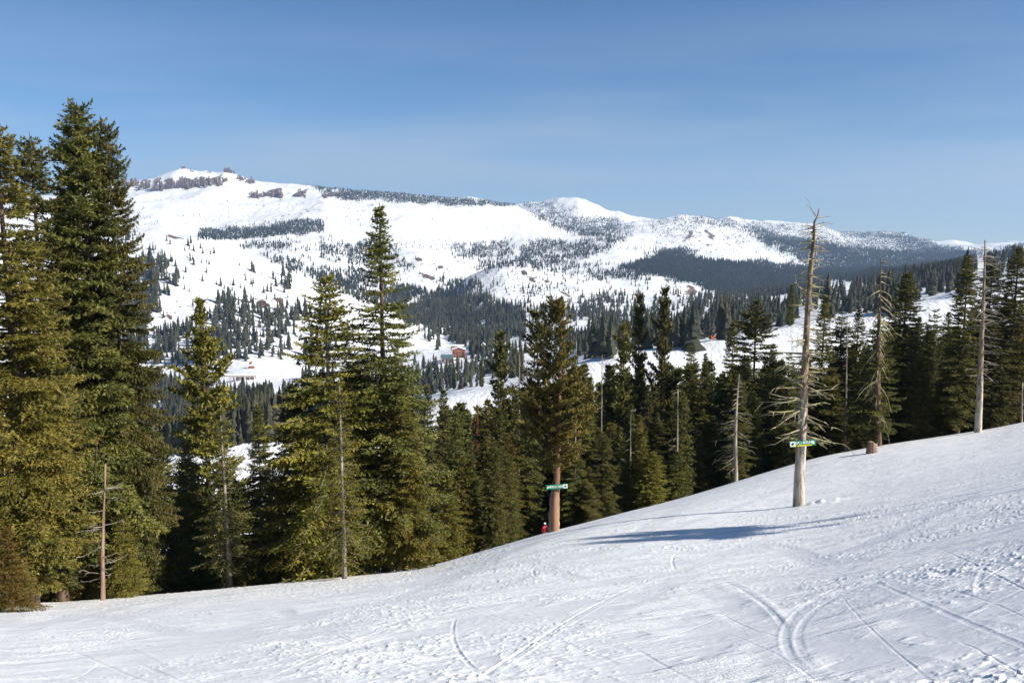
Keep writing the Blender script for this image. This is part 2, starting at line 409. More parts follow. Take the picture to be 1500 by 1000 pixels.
# near slope
inv = np.linspace(1/4.6, 1/62., 620)
ys = np.concatenate([np.linspace(-14, 4.3, 24), 1/inv, np.geomspace(62.8, 300, 150)])
ts = np.concatenate([np.linspace(-1.9, -.66, 60)[:-1], np.linspace(-.66, .66, 1250), np.linspace(.66, 1.9, 60)[1:]])
me, *_ = fan_mesh('snow_slope', ts*.80, ys, [SNOW], apex=1.2*1.0, near=True) if False else fan_mesh('snow_slope', ts, ys, [SNOW], apex=0., near=True)
# fan about the eye would pinch behind it: widen rows behind y=4
co = np.empty(len(me.vertices)*3, np.float32); me.vertices.foreach_get('co', co); co = co.reshape(-1, 3)
lowm = co[:, 1] < 4.5
tt = np.tile(ts, len(ys))[lowm]; co[lowm, 0] = tt*4.5; co[lowm, 2] = Zf(co[lowm, 0].astype(float), co[lowm, 1].astype(float))
me.vertices.foreach_set('co', co.ravel()); me.update()
link('snow_slope', me, kind='structure')

# far terrain with rock bands
ys = np.concatenate([np.geomspace(290, 1200, 160), np.geomspace(1210, 14000, 620)])
ts = np.linspace(-.80, .80, 1150)
me, GX, GY, GZ = fan_mesh('terrain', ts, ys, [SNOWFAR])
GM = GZ/GY; RM = np.maximum.accumulate(GM, 0)
# back to pixels for stand and rock placement
def topix(x, y, z):
    d = y*CP - z*SP; return 750 + F*x/d, 500 - F*(y*SP + z*CP)/d
PC, PR = topix(GX, GY, GZ)
WX = fbm(GX/70, GY/160+2, 4)*9; WY = fbm(GX/45+9, GY/200, 4)*7
def ell(cx, cy, rx, ry, a=0):
    ca, sa = math.cos(a), math.sin(a)
    u = ((PC+WX-cx)*ca+(PR+WY-cy)*sa)/rx; v = (-(PC+WX-cx)*sa+(PR+WY-cy)*ca)/ry
    return np.clip(1.35-(u*u+v*v), 0, 1)
rock = np.zeros_like(GM)
far = (GY > 5200); mid = (GY > 1200) & (GY < 5200); lh = (GY > 1200) & (GY < 2200)
for cx, cy, rx, ry, a in [(190,268,14,5,0),(212,270,9,7,0),(232,271,9,8,.2),(250,266,9,7,0),(272,268,14,8,-.2),(300,264,22,7,-.05),(322,264,9,5,0),(352,260,6,3,0),(370,266,8,4,.5),(372,286,10,6,.2),(405,283,9,7,0),(395,284,6,6,0),(441,283,8,5,-.5),(485,286,16,4,0),(270,243,3,2,0),(334,243,5,3,0),(305,243,3,2,0),(793,318,5,7,-.8),(1010,345,5,8,.4),(1040,345,7,7,.6)]:
    rock = np.maximum(rock, ell(cx, cy, rx, ry, a)*far*.75)
for cx, cy, rx, ry, a in [(382,445,12,5,.3),(405,440,6,4,0),(228,455,9,3,0),(250,462,6,3,.5),(210,450,5,3,0),(262,345,16,3,.1),(280,350,8,2,0)]:
    rock = np.maximum(rock, ell(cx, cy, rx, ry, a)*lh)
for cx, cy, rx, ry, a in [(615,380,9,3,.2),(628,402,9,4,.3),(640,392,5,3,0),(600,385,5,2,0),(765,400,6,4,.6),(780,410,7,3,.6),(800,415,5,3,0),(825,430,9,3,.3),(1010,425,9,5,.3),(1275,418,14,5,.2),(1290,425,9,4,0)]:
    rock = np.maximum(rock, ell(cx, cy, rx, ry, a)*(GY > 2300)*(GY < 5200)*.85)
a = me.attributes.new('rock', 'FLOAT', 'POINT'); a.data.foreach_set('value', rock.astype(np.float32).ravel())
# cliffs stand out from the slope
cl = (rock > .3)*(.6+fbm(GX/60, GY/60, 3))*.0016*GY*far
co = np.stack([GX, GY, GZ+cl*.5], -1).astype(np.float32); me.vertices.foreach_set('co', co.ravel()); me.update()
link('terrain', me, kind='structure')

# ------------------------------------------------------------------ conifers
TONE = [None]
def crown_np(V, m):
    me = mesh_np('crown', V, np.arange(len(V)).reshape(-1, 3), [m])
    a = me.attributes.new('tone', 'FLOAT', 'POINT'); a.data.foreach_set('value', TONE[0].astype(np.float32))
    return me
def conifer_crown(seed, H, Rr, kind='fir', dens=1., z0=.08, gap=.1, leaf=.10, ragged=.25, lean=0., pe=.75, step=.30, nb=7, low0=.55):
    """returns crown triangles, limb tubes. Whorled limbs carry flat sprays of needle tufts."""
    r = np.random.RandomState(seed)
    Lb = []; z = H*z0
    az0 = 0
    sec = 1+ragged*np.array([math.sin(seed+1.7*k) for k in range(9)])
    while z < H*.985:
        h = z/H
        if kind == 'pine': prof = min(1, (1-h)*1.15)**pe*(.80+.20*math.sin(h*13+seed))
        elif kind == 'narrow': prof = .25+.75*(1-h)**.7 if h < .9 else (1-h)*6.3*.42
        else: prof = (1-h)**pe
        low = min(1, low0 + (h-z0)*3.2)
        L = Rr*prof*low
        n = nb
        if r.rand() > gap*(.5+h*.5):
            for k in range(n):
                if r.rand() < gap*.8: continue
                az = az0 + 2*math.pi*k/n + r.uniform(-.35, .35)
                l = L*(.62+.5*r.rand())*sec[int((az % 6.283)/6.2832*8.99)]
                l = max(l, .12)
                if kind == 'pine': el = .25+.55*h+r.uniform(-.2, .2); dr = -.15
                else: el = -.32+.85*h**1.5+r.uniform(-.14, .14); dr = .22
                Lb.append((z+r.uniform(-.12, .12), az, l, el, dr))
        az0 += 1.1
        z += step*(.8+.45*r.rand())*(1 if h < .8 else .7)*(H/18)**.3
    Lb = np.array(Lb); nb = nb_n = len(Lb)
    bz, baz, bl, bel, bdr = Lb.T
    # twigs along each branch
    P = []; D = []; S = []
    tw_sp = .15/dens**.5
    br = []; tu = []; 
    for i in range(nb):
        k = max(3, int(bl[i]/tw_sp)); u = (np.arange(k)+r.rand(k)*.8)/k
        u = u[u > (.22 if kind != 'pine' else .30)*min(1, bl[i]/1.5)]
        u = np.concatenate([u, [1.0]])
        for s in (-1, 1):
            br.append(np.full(len(u), i)); tu.append(np.stack([u, np.full(len(u), s)], 1))
    br = np.concatenate(br); tu = np.concatenate(tu); u = tu[:, 0]; sg = tu[:, 1]
    n = len(u)
    def curve(i, u):
        l = bl[i]; hx = np.cos(bel[i])*l*u; hz = np.sin(bel[i])*l*u - bdr[i]*l*(u**2)*.9*(u < 2) + .28*bdr[i]*l*u**4*2
        return np.stack([np.cos(baz[i])*hx, np.sin(baz[i])*hx, bz[i]+hz], 1)
    base = curve(br, u); tan = curve(br, np.minimum(u+.05, 1.05)) - curve(br, u-.05); tan /= np.linalg.norm(tan, axis=1, keepdims=True)
    lat = np.stack([-np.sin(baz[br]), np.cos(baz[br]), np.zeros(n)], 1)*sg[:, None]
    fw = .55+.5*r.rand(n)
    if kind == 'pine':
        tl = bl[br]*.28*(1.1-u*.5)*(.5+.8*r.rand(n))
        up = np.tile([0, 0, 1.], (n, 1))*(.5*r.rand(n)-.05)[:, None]
    else:
        tl = bl[br]*.42*np.clip(1.15-u, .14, 1)*(.55+.7*r.rand(n))
        up = np.tile([0, 0, 1.], (n, 1))*(r.rand(n)*.16-.22)[:, None]
    tl = np.clip(tl, .1, 1.3)
    tip = (u > .97); fw = np.where(tip, 2.5, fw)
    td = tan*fw[:, None] + lat*.85 + up; td /= np.linalg.norm(td, axis=1, keepdims=True)
    # needle tufts along each twig
    cnt = np.maximum(2, (tl/(.060/dens**.5)).astype(int)); idx = np.repeat(np.arange(n), cnt)
    N = len(idx); st = np.concatenate([[0], np.cumsum(cnt)[:-1]])
    w = (np.arange(N)-np.repeat(st, cnt)+r.rand(N))/np.repeat(cnt, cnt)
    if kind == 'pine': w = .35+.65*w
    pos = base[idx] + td[idx]*(tl[idx]*w)[:, None]; pos[:, 2] -= (w**2)*tl[idx]*(.12 if kind != 'pine' else -.15)
    pos += r.normal(0, .018, (N, 3))
    nd = td[idx]*(.9 if kind != 'pine' else .5) + r.normal(0, .55 if kind != 'pine' else .8, (N, 3)); nd[:, 2] += .05 if kind != 'pine' else .45
    nd /= np.linalg.norm(nd, axis=1, keepdims=True)
    sd = np.cross(nd, r.normal(0, 1, (N, 3))); sd[:, 2] *= .45; sd /= np.linalg.norm(sd, axis=1, keepdims=True)+1e-6
    ll = leaf*(.7+.8*r.rand(N))[:, None]*(1.25 if kind == 'pine' else 1); ww = leaf*.30*(.7+.7*r.rand(N))[:, None]
    A = pos - sd*ww; B = pos + sd*ww; C = pos + nd*ll
    if kind == 'pine': A2 = None
    V = np.stack([A, B, C], 1).reshape(-1, 3)
    bt = r.normal(0, 1, nb_n)[br[idx]]*.6 + r.normal(0, .35, N) + (w-.5)*.7
    TONE[0] = np.repeat(bt, 3)
    return V, Lb, curve

def limb_tubes(Lb, curve, seed, r0):
    V = []; Fq = []; nb = len(Lb); us = np.array([0, .35, .7, 1.]); b = 0
    idx = np.arange(nb)
    rings = []
    rad = np.clip(Lb[:, 2]*.016, .008, .06)
    for k, u in enumerate(us):
        c = curve(idx, np.full(nb, u)); rr = rad*(1-.8*u)
        for a in range(3):
            w = 2*math.pi*a/3
            o = np.stack([-np.sin(Lb[:, 1])*np.cos(w), np.cos(Lb[:, 1])*np.cos(w), np.full(nb, math.sin(w))], 1)
            rings.append(c+o*rr[:, None])
    V = np.stack(rings, 1).reshape(-1, 3)   # nb x 12
    f = []
    for k in range(3):
        for a in range(3):
            f.append([k*3+a, k*3+(a+1) % 3, k*3+3+(a+1) % 3, k*3+3+a])
    f = np.array(f); Fq = (idx[:, None, None]*12 + f[None]).reshape(-1, 4)
    return V, Fq

def trunk_mesh(H, r0, seed, Lb=None, curve=None, m=None, bend=.15, n=10, top=.015):
    r = np.random.RandomState(seed); K = 14; z = np.linspace(-1.2, H, K)
    ph = r.rand(2)*6
    cx = bend*np.sin(z/H*2.2+ph[0])*np.clip(z/H, 0, 1); cy = bend*np.sin(z/H*1.7+ph[1])*np.clip(z/H, 0, 1)
    if Lb is not None: cx *= .3; cy *= .3
    rad = r0*np.clip(1-z/H, 0, 1.1)**.85 + top
    rad[0] *= 1.25; rad[1] *= 1.08
    a = np.linspace(0, 2*math.pi, n, endpoint=False)
    jit = 1+.09*r.randn(K, n)
    X = cx[:, None]+np.cos(a)*rad[:, None]*jit; Y = cy[:, None]+np.sin(a)*rad[:, None]*jit
    V = np.stack([X, Y, np.repeat(z[:, None], n, 1)], -1).reshape(-1, 3)
    i = np.arange(K*n).reshape(K, n); j = np.roll(i, -1, 1)
    Q = np.stack([i[:-1], j[:-1], j[1:], i[1:]], -1).reshape(-1, 4)
    if Lb is not None:
        V2, Q2 = limb_tubes(Lb, curve, seed, r0); Q = np.concatenate([Q, Q2+len(V)]); V = np.concatenate([V, V2])
    return mesh_np('trunk', V, Q, [m or BARK['brown']], smooth=True)

protos = {}
def proto(key, H, Rr, **kw):
    bark = kw.pop('bark', 'brown'); tr = kw.pop('tr', H*.014)
    V, Lb, cv = conifer_crown(abs(hash_(key)) % 9999, H, Rr, **kw)
    if kw.get('kind') != 'pine' and len(V):
        pass
    crown = crown_np(V, FOL['green'])
    tk = trunk_mesh(H, tr, 5+len(protos), Lb, cv, BARK[bark])
    protos[key] = (crown, tk, H, Rr)
def hash_(s):
    h = 7
    for ch in s: h = (h*131+ord(ch)) % 1000003
    return h
crown_cache = {}
def crown_mesh(key, fol):
    k = (key, fol)
    if k not in crown_cache:
        m = protos[key][0]
        if (key, None) not in crown_cache: crown_cache[(key, None)] = 1
        else: m = m.copy()
        m.materials.clear(); m.materials.append(FOL[fol]); crown_cache[k] = m
    return crown_cache[k]
def at_pix(c, r, y):
    t, m = pix(c, r); return float(t)*y, float(m)*y
def tree(key, top, y, label, fol='green', hw=None, group=None, cat='conifer', name='conifer', rz=None, bark=None, base_c=None):
    """top = where the tip shows; the foot stands on the terrain"""
    x, zt = at_pix(top[0], top[1], y)
    z0 = zat(x, y); H = zt-z0
    cr, tk, h0, r0 = protos[key]
    t = link(name, None, label=label, category=cat); t.location = (x, y, z0); t.rotation_euler = (0, 0, rnd.uniform(0, 6.28) if rz is None else rz)
    if group: t['group'] = group
    t.rotation_euler[0] = rnd.gauss(0, .010 if y > 60 else .003); t.rotation_euler[1] = rnd.gauss(0, .010 if y > 60 else .003)
    sh = H/h0; sw = (hw*y/F/r0) if hw else sh
    t.scale = (sw, sw, sh)
    tm = tk
    if bark:
        kk = (key, 'bark', bark)
        if kk not in crown_cache:
            tm = tk.copy(); tm.materials.clear(); tm.materials.append(BARK[bark] if bark in BARK else STRIP); crown_cache[kk] = tm
        tm = crown_cache[kk]
    link('trunk', tm, t); link('crown', crown_mesh(key, fol), t)
    return t

# hero prototypes
proto('big_fir', 22, 4.0, kind='fir', dens=1.5, gap=.07, leaf=.16, ragged=.30, pe=.42, tr=.24)
proto('side_fir', 22, 4.2, kind='fir', dens=1.3, gap=.08, leaf=.16, ragged=.25, pe=.55, tr=.28)
proto('spire', 19, 3.9, kind='fir', dens=1.7, gap=.05, leaf=.13, ragged=.12, pe=.85, step=.27, tr=.18)
proto('broad', 15, 3.5, kind='fir', dens=1.6, gap=.05, leaf=.14, ragged=.2, pe=.66, step=.27, tr=.17)
proto('sparse', 11, 2.0, kind='fir', dens=1.2, gap=.22, leaf=.11, ragged=.2, bark='grey', tr=.13)
proto('young', 8, 2.0, kind='fir', dens=1.7, gap=.04, leaf=.11, ragged=.15, tr=.07, step=.24, low0=.9)
proto('pine', 20, 3.4, kind='pine', dens=1.5, gap=.10, leaf=.20, ragged=.2, pe=.75, nb=7, step=.42, tr=.2)
proto('wall_a', 28, 4.2, kind='fir', dens=.85, gap=.05, leaf=.22, ragged=.2, tr=.26, step=.40)
proto('wall_b', 28, 3.6, kind='narrow', dens=.85, gap=.06, leaf=.22, ragged=.25, tr=.26, step=.40)
proto('wall_c', 28, 4.2, kind='fir', dens=.85, gap=.12, leaf=.22, ragged=.3, tr=.26, step=.42)
proto('wall_d', 28, 3.9, kind='fir', dens=.85, gap=.18, leaf=.22, ragged=.45, tr=.26, step=.44, pe=.5)
proto('wall_e', 28, 4.4, kind='narrow', dens=.8, gap=.14, leaf=.23, ragged=.4, tr=.26, step=.46)
proto('clump', 26, 3.6, kind='pine', dens=1.0, gap=.16, leaf=.28, ragged=.4, pe=.55, nb=6, step=.55, tr=.26)
proto('bush_fir', 12, 2.9, kind='narrow', dens=1.1, gap=.03, leaf=.17, ragged=.15, tr=.12)

# --- the group on the left edge
G1 = 'conifers on the left below the slope'
L_ = [
 ('big_fir',(113,150),39,'tallest fir at left, two-tipped dark crown reaching high into the sky','green',116),
 ('big_fir',(156,178),39.5,'pale second spire just right of the tallest left fir tip','green',66),
 ('side_fir',(-8,172),33,'dense olive fir cut by the left edge of the view','olive',135),
 ('side_fir',(42,192),37,'shorter shaggy fir between the left edge and the tallest fir','green',112),
 ('big_fir',(96,262),42,'hidden lower fir filling the crown of the tallest left fir','dark',98),
 ('young',(8,770),29,'low bronze green young conifer at the far lower left corner of the trees','bronze',50),
 ('pine',(292,432),57,'open yellow green pine with tufted top standing against the white hillside','olive',92),
 ('sparse',(325,598),43,'thin fir with pale grey trunk showing below the tufted pine','green',55),
 ('broad',(228,628),47,'drooping fir between the thin bare trunk and the tufted pine','green',62),
 ('young',(95,690),38,'young fir with pale stem left of the thin bare trunk','olive',62),
 ('young',(60,640),42,'slender fir low against the tallest left fir','green',62),
 ('young',(178,742),37,'small fir immediately right of the thin bare trunk','olive',42),
 ('broad',(270,640),50,'shadowed fir under the tufted pine, right of the drooping fir','dark',52),
 ('broad',(476,400),45,'broad olive fir with bare tip left of the slender spire fir','olive',132),
 ('broad',(430,560),46,'wide low fir at the left foot of the broad olive fir','olive',88),
 ('spire',(554,296),46,'slender spire fir rising highest in the middle of the picture','green',138),
 ('sparse',(497,556),40,'thin fir with long bare grey stem in front of the spire fir','olive',52),
 ('broad',(588,560),44.5,'full skirted fir at the right foot of the spire fir','olive',82),
 ('broad',(520,530),47,'olive fir filling between the broad fir and the spire fir','olive',85),
 ('broad',(375,590),52,'dark fir behind the gap right of the thin grey trunked fir','dark',52),
 ('broad',(30,560),40,'olive green fir in front of the leftmost trunks','olive',80),
 ('broad',(140,640),50,'deep shaded fir behind the thin bare trunk','dark',60),
 ('bush_fir',(205,700),44,'short olive fir behind the small fir beside the bare trunk','green',40),
 ('bush_fir',(345,700),44,'short fir crowding the grey trunked fir on its right','green',42),
]
for k, p, y, lab, fol, hw in L_: tree(k, p, y, lab, fol, hw, G1, bark={'sparse': 'grey', 'broad': 'grey'}.get(k))

# --- the forest wall behind the crest
G2 = 'conifers of the forest wall beyond the crest'
W_ = [
 ('wall_a',(648,565),72,'dark',40),('wall_a',(668,590),66,'green',36),('wall_c',(622,560),70,'green',34),
 ('clump',(733,484),84,'green',40),('wall_d',(757,560),92,'dark',30),('bush_fir',(712,640),74,'olive',26),('bush_fir',(738,655),70,'olive',28),
 ('clump',(800,452),92,'green',44),('wall_c',(845,520),96,'dark',30),('wall_a',(866,548),92,'dark',27),('wall_a',(890,530),100,'dark',27),('wall_e',(780,590),80,'green',26),
 ('clump',(914,472),100,'dark',36),('clump',(938,430),108,'dark',30),('clump',(968,420),106,'dark',32),('wall_a',(952,560),92,'green',26),('wall_a',(925,590),88,'green',26),
 ('wall_d',(1010,505),98,'green',30),('wall_c',(1033,515),104,'dark',26),('wall_a',(988,570),92,'green',26),
 ('wall_c',(1074,468),102,'dark',32),('wall_a',(1052,560),98,'green',26),('wall_e',(1108,436),98,'green',44),('wall_a',(1132,500),102,'dark',32),('wall_c',(1092,520),94,'green',30),('wall_a',(1148,545),104,'dark',24),
 ('wall_c',(1208,432),90,'dark',40),('wall_d',(1234,455),98,'green',36),('wall_c',(1258,450),102,'dark',32),('wall_a',(1180,560),96,'green',26),('wall_c',(1222,540),90,'dark',36),
 ('wall_b',(1328,395),94,'green',40),('wall_c',(1348,462),100,'dark',28),('wall_d',(1368,452),106,'dark',28),('wall_c',(1388,455),100,'dark',28),('wall_a',(1308,480),92,'green',34),
 ('wall_b',(1421,370),88,'dark',31),('wall_b',(1454,380),90,'green',32),('wall_c',(1472,430),92,'green',32),('wall_b',(1494,358),90,'dark',34),('wall_c',(1520,400),92,'dark',40),('wall_c',(1405,500),94,'green',28),
]
lm = [(640,'the spire fir'),(820,'the orange pine'),(1078,'the grey dead fir'),(1170,'the signed snag'),(1290,'the mossy snag'),(1434,'the pale snag'),(9999,'the right edge')]
words_ = {'wall_a':'even pointed','wall_b':'columnar dense','wall_c':'ragged gappy','wall_d':'uneven full','wall_e':'shaggy columnar','clump':'open tufted','bush_fir':'short bushy'}
fw_ = {'dark':'dark green','green':'mid green','olive':'olive','rust':'rusty','bronze':'bronze'}
used = {}
def wlabel(k, fol, c, r):
    i = next(j for j, (x, _) in enumerate(lm) if c < x)
    a = lm[i-1][1] if i else 'the left edge'; b = lm[i][1]
    size = 'tall' if r < 440 else ('medium' if r < 530 else 'lower')
    s = f"{size} {fw_[fol]} {words_[k]} conifer between {a} and {b}"
    used.setdefault(s, 0); used[s] += 1
    o = ['', ', second from its left', ', third from its left', ', fourth from its left', ', fifth from its left']
    return s, used[s]
Ws = sorted(W_, key=lambda w: w[1][0])
cnts = {}
for k, p, y, fol, hw in Ws:
    s, _ = wlabel(k, fol, *p); cnts[s] = cnts.get(s, 0)+1
used = {}
ordw = ['first', 'second', 'third', 'fourth', 'fifth', 'sixth']
for k, p, y, fol, hw in Ws:
    s, i = wlabel(k, fol, *p)
    if cnts[s] > 1: s = ordw[i-1]+' '+s
    tree(k, p, y, s, fol, hw*1.32, G2)
tree('bush_fir', (700,588), 110, 'rusty dead-needled little conifer beside the small blue shaded snow patch', 'rust', 9, G2)
tree('bush_fir', (938,618), 76, 'yellow green young conifer low in the forest wall left of the small grey dead fir', 'olive', 26, G2)
# lower fill, indistinguishable
def fill(c0, c1, n, rlo, rhi, y0, y1, label, grp, keys=('bush_fir', 'wall_a', 'wall_d', 'bush_fir', 'wall_e'), fols=('green', 'olive', 'dark')):
    for i in range(n):
        c = c0+(c1-c0)*(i+rnd.random()*.9)/n
        cr = np.interp(c, [p[0] for p in crest], [p[1] for p in crest])
        r = cr-rnd.uniform(rlo, rhi); y = np.interp(c, [p[0] for p in ycr], [p[1] for p in ycr])*rnd.uniform(y0, y1)
        if abs(c-797) < 34 and y < 88: c += 45 if c > 797 else -45
        tree(rnd.choice(keys), (c, r), y, label, rnd.choice(fols), rnd.uniform(26, 40)*(1.45 if y0 > 1.19 else 1.), grp)
fill(650, 790, 11, 130, 235, 1.3, 1.5, 'shaded conifer in the second rank left of the orange pine', 'second rank left of the orange pine', keys=('wall_a','wall_c'), fols=('olive','green','dark'))
fill(840, 1150, 24, 100, 185, 1.25, 1.45, 'conifer in the second rank between the two signed trees', 'second rank between the two signed trees', keys=('wall_a','wall_c','wall_b','wall_d','wall_e'), fols=('olive','green','dark'))
fill(1195, 1530, 20, 110, 190, 1.2, 1.4, 'conifer in the second rank right of the tall signed snag', 'second rank right of the tall signed snag', keys=('wall_a','wall_c','wall_b','wall_d','wall_e'), fols=('olive','green','dark'))
fill(640, 800, 11, 70, 160, 1.12, 1.3, 'short conifer in the low front rank left of the orange pine', 'low front rank left of the orange pine', fols=('green','olive','green'))
fill(830, 1160, 20, 60, 170, 1.08, 1.3, 'short conifer in the low front rank between the two signed trees', 'low front rank between the two signed trees', fols=('green','olive','green'))
fill(1185, 1530, 19, 60, 170, 1.06, 1.25, 'short conifer in the low front rank right of the tall signed snag', 'low front rank right of the tall signed snag', fols=('dark','olive','green'))
fill(0, 620, 10, 20, 110, 1.2, 1.4, 'shaded conifer low behind the left group of trees', 'shaded conifers behind the left group', fols=('dark','dark','green'))

# ------------------------------------------------------------------ dead trees
def branch(mb, p, az, el, L, r, droop, rr, sub=3, mi=1, hook=0.):
    pts = []; rad = []; d = Vector((math.cos(az)*math.cos(el), math.sin(az)*math.cos(el), math.sin(el))); q = Vector(p)
    K = 7
    for k in range(K):
        pts.append(q.copy()); rad.append(max(.008, r*(1-k/(K-.6))))
        d = (d + Vector((rr.uniform(-.16, .16), rr.uniform(-.16, .16), rr.uniform(-.1, .1)-droop/K+hook*k/K))).normalized()
        q = q + d*(L/(K-1))
    mb.tube(pts, rad, 5, mi, cap=False)
    if sub > 0:
        for _ in range(rr.randint(sub, sub*2)):
            k = rr.randint(1, K-1)
            branch(mb, pts[k], az+rr.choice((-1, 1))*rr.uniform(.4, 1.1), el+rr.uniform(-.5, .3), L*rr.uniform(.2, .45), r*.45, droop*1.2, rr, 0, mi)
def snag(name, c0, r0, path, y, rb, label, branches, mats, cat='dead tree', rt=.05, seed=1, radf=None, twigs=True, flare=1.2):
    """path: image points (col,row) base to tip at one depth. branches: (row, side azimuth, elevation, length, radius, droop)"""
    rr = random.Random(seed)
    P = [at_pix(c, r, y) for c, r in path]; x0, z0 = P[0]
    gz = zat(x0, y)
    t = link(name, None, label=label, category=cat); t.location = (x0, y, gz)
    z0 = gz
    pts = [Vector((px-x0, 0, pz-z0)) for px, pz in P]; pts[0].z = -.9
    # densify
    Q = []; 
    for a, b in zip(pts[:-1], pts[1:]):
        m = max(1, int((b-a).length/.8))
        for i in range(m): Q.append(a.lerp(b, i/m)+Vector((0, 0, 0)))
    Q.append(pts[-1]); Htot = Q[-1].z
    rad = [max(rt, (rb*(1-(q.z/Htot))**.75 if radf is None else radf(q.z/Htot)*rb)) for q in Q]; rad[0] *= flare
    tm = MB(); tm.tube(Q, rad, 12, 0)
    tm.v = [(v[0]*(1)+rr.uniform(-.02, .02), v[1]+rr.uniform(-.02, .02), v[2]) for v in tm.v]
    bm_ = tm
    for (row, az, el, L, r, dr, hook) in branches:
        _, zz = at_pix(path[0][0], row, y); zz -= z0
        xx = np.interp(zz, [q.z for q in Q], [q.x for q in Q])
        branch(bm_, (xx, 0, zz), az, el, L, r, dr, rr, 2 if twigs else 0, 1, hook)
    bm_.build('trunk', list(mats), t, smooth=True)
    return t
rr = random.Random(5)
PI = math.pi
# tall signed snag
br = [(318,PI*.98,.9,.9,.035,-.4,0),(320,.1,.15,.75,.03,0,0),(330,-.1,.3,.8,.03,.3,0),(334,.15,.35,1.0,.03,.2,0),(335,PI,.5,.5,.03,0,0),(342,PI,.4,.7,.03,.2,0),(352,.0,.2,.7,.03,.8,0),(360,.1,0,.9,.03,.6,0),
      (427,PI,.25,1.15,.07,-.3,1.2),(420,.1,0,.9,.04,.2,0),(412,PI*1.05,.1,.5,.03,.2,0),(380,.2,.1,.5,.025,.4,0),(395,PI,.0,.5,.025,.5,0)]
for r in list(range(496, 652, 4)):
    side = rr.random() < .52
    az = (rr.uniform(-.9, .9) if side else PI+rr.uniform(-.9, .9))
    br.append((r+rr.uniform(-3, 3), az, rr.uniform(-.25, .15), rr.uniform(.6, 1.6)*(1.0+.35*(r > 560)), rr.uniform(.05, .075), rr.uniform(.2, .6), .12))
for _ in range(150):
    r = rr.uniform(332, 645); br.append((r, rr.uniform(0, 6.28), rr.uniform(-.4, .4), rr.uniform(.25, .95), rr.uniform(.028, .045), .3, .1))
br += [(598,PI,-.15,1.9,.06,.25,.2),(585,PI*.95,-.1,1.7,.05,.3,.2),(640,.05,-.05,1.1,.04,.9,0)]
SX, SY = nearpix(1170, 741)
snag('dead_tree', 0, 0, [(1170,741),(1171,700),(1175,640),(1177,580),(1181,500),(1184,440),(1188,390),(1192,350),(1193,325),(1197,318),(1200,306)], SY, .285,
     'tall broken-topped dead tree standing on the open snow, carrying the right green sign', br, (STRIP, LICHEN), seed=3,
     radf=lambda h: np.interp(h, [0, .1, .3, .6, .8, .93, .96, 1], [1.0, .94, .76, .53, .37, .24, .10, .05]), rt=.02, flare=1.15)
# mossy drooping snag
br = []
for i in range(120):
    h = rr.uniform(0, 1)**.8; row = 384+h*230
    br.append((row, rr.uniform(0, 2*PI), (.15 if row < 420 else -.15)-h*.6+rr.uniform(-.2, .2), rr.choice((.5, .9, 1.4, 2.4))*rr.uniform(.7, 1.2)*(.75+.5*h), rr.uniform(.045, .08), .6+h*.7, 0))
snag('dead_tree', 0, 0, [(1287,660),(1285,600),(1287,500),(1289,430),(1291,378)], 81, .34,
     'half dead mossy snag with long drooping bare limbs, right of the tall signed snag', br, (BARK['brown'], LICHEN), seed=8, rt=.05)
tree('wall_d', (1292, 462), 82.2, 'green skirted fir around the foot of the drooping mossy snag', 'green', 42, G2)
# pale barked snag
br = [(rr.uniform(360, 560), rr.uniform(-1.2, 1.2) if rr.random() < .7 else PI+rr.uniform(-.8, .8), rr.uniform(-.2, .25), rr.uniform(.5, 1.9), .05, .3, .1) for _ in range(70)]
PX, PY = nearpix(1433, 628)
snag('dead_tree', 0, 0, [(1433,628),(1435,580),(1437,520),(1440,450),(1442,400),(1443,352)], 80, .33,
     'pale dead trunk with stripped white base near the right end of the crest', br, (STRIP, BARK['dead']), seed=14, rt=.05)
# small grey dead fir between the signs
br = []
for i in range(34):
    h = (i+.5)/34; row = 556+h*130
    br.append((row, rr.choice((0, PI))+rr.uniform(-1, 1), .1-h*.3, (.35+1.45*min(1, h*1.6))*rr.uniform(.6, 1.15), .035, .7, .25))
snag('dead_tree', 0, 0, [(1078,706),(1077,640),(1079,590),(1083,548)], 77, .24,
     'small silver grey dead fir with drooping bare limbs between the two signed trees', br, (BARK['dead'], BARK['dead']), seed=21, rt=.03)
# thin bare trunk, left
br = [(rr.uniform(690, 850), rr.choice((0, PI))+rr.uniform(-1, 1), rr.uniform(-.3, .2), rr.uniform(.3, 1.1), .018, .3, .3) for _ in range(26)]
snag('dead_tree', 0, 0, [(149,878),(150,820),(152,760),(155,679)], 35, .105,
     'thin bare tan trunk with short twigs rising from the lower left crest', br, (BARK['tan'], BARK['dead']), seed=31, rt=.02)
# dead stick trunks inside the wall
for c, r1, r2, y, lab in [(881,520,700,88,'slim bare grey stem inside the forest wall right of the orange pine'),
                          (923,600,720,80,'short tan dead stem low in the forest wall midway between the signs'),
                          (760,520,650,86,'slim grey dead stem left of the orange pine crown'),(843,500,690,84,'bare weathered stem close to the right of the orange pine'),(992,570,720,80,'pale thin stem left of the grey dead fir'),(1240,470,640,88,'slim bare stem between the signed snag and the mossy snag'),
                          (1497,560,616,86,'pale slim dead stem at the right edge beside the crest')]:
    br = [(rr.uniform(r1, r2), rr.uniform(0, 6.28), rr.uniform(-.2, .2), rr.uniform(.4, 1.0), .02, .3, 0) for _ in range(14)]
    snag('dead_tree', 0, 0, [(c, r2), (c+1, r1)], y, .13, lab, br, (BARK['dead'], BARK['dead']), seed=c, rt=.03)
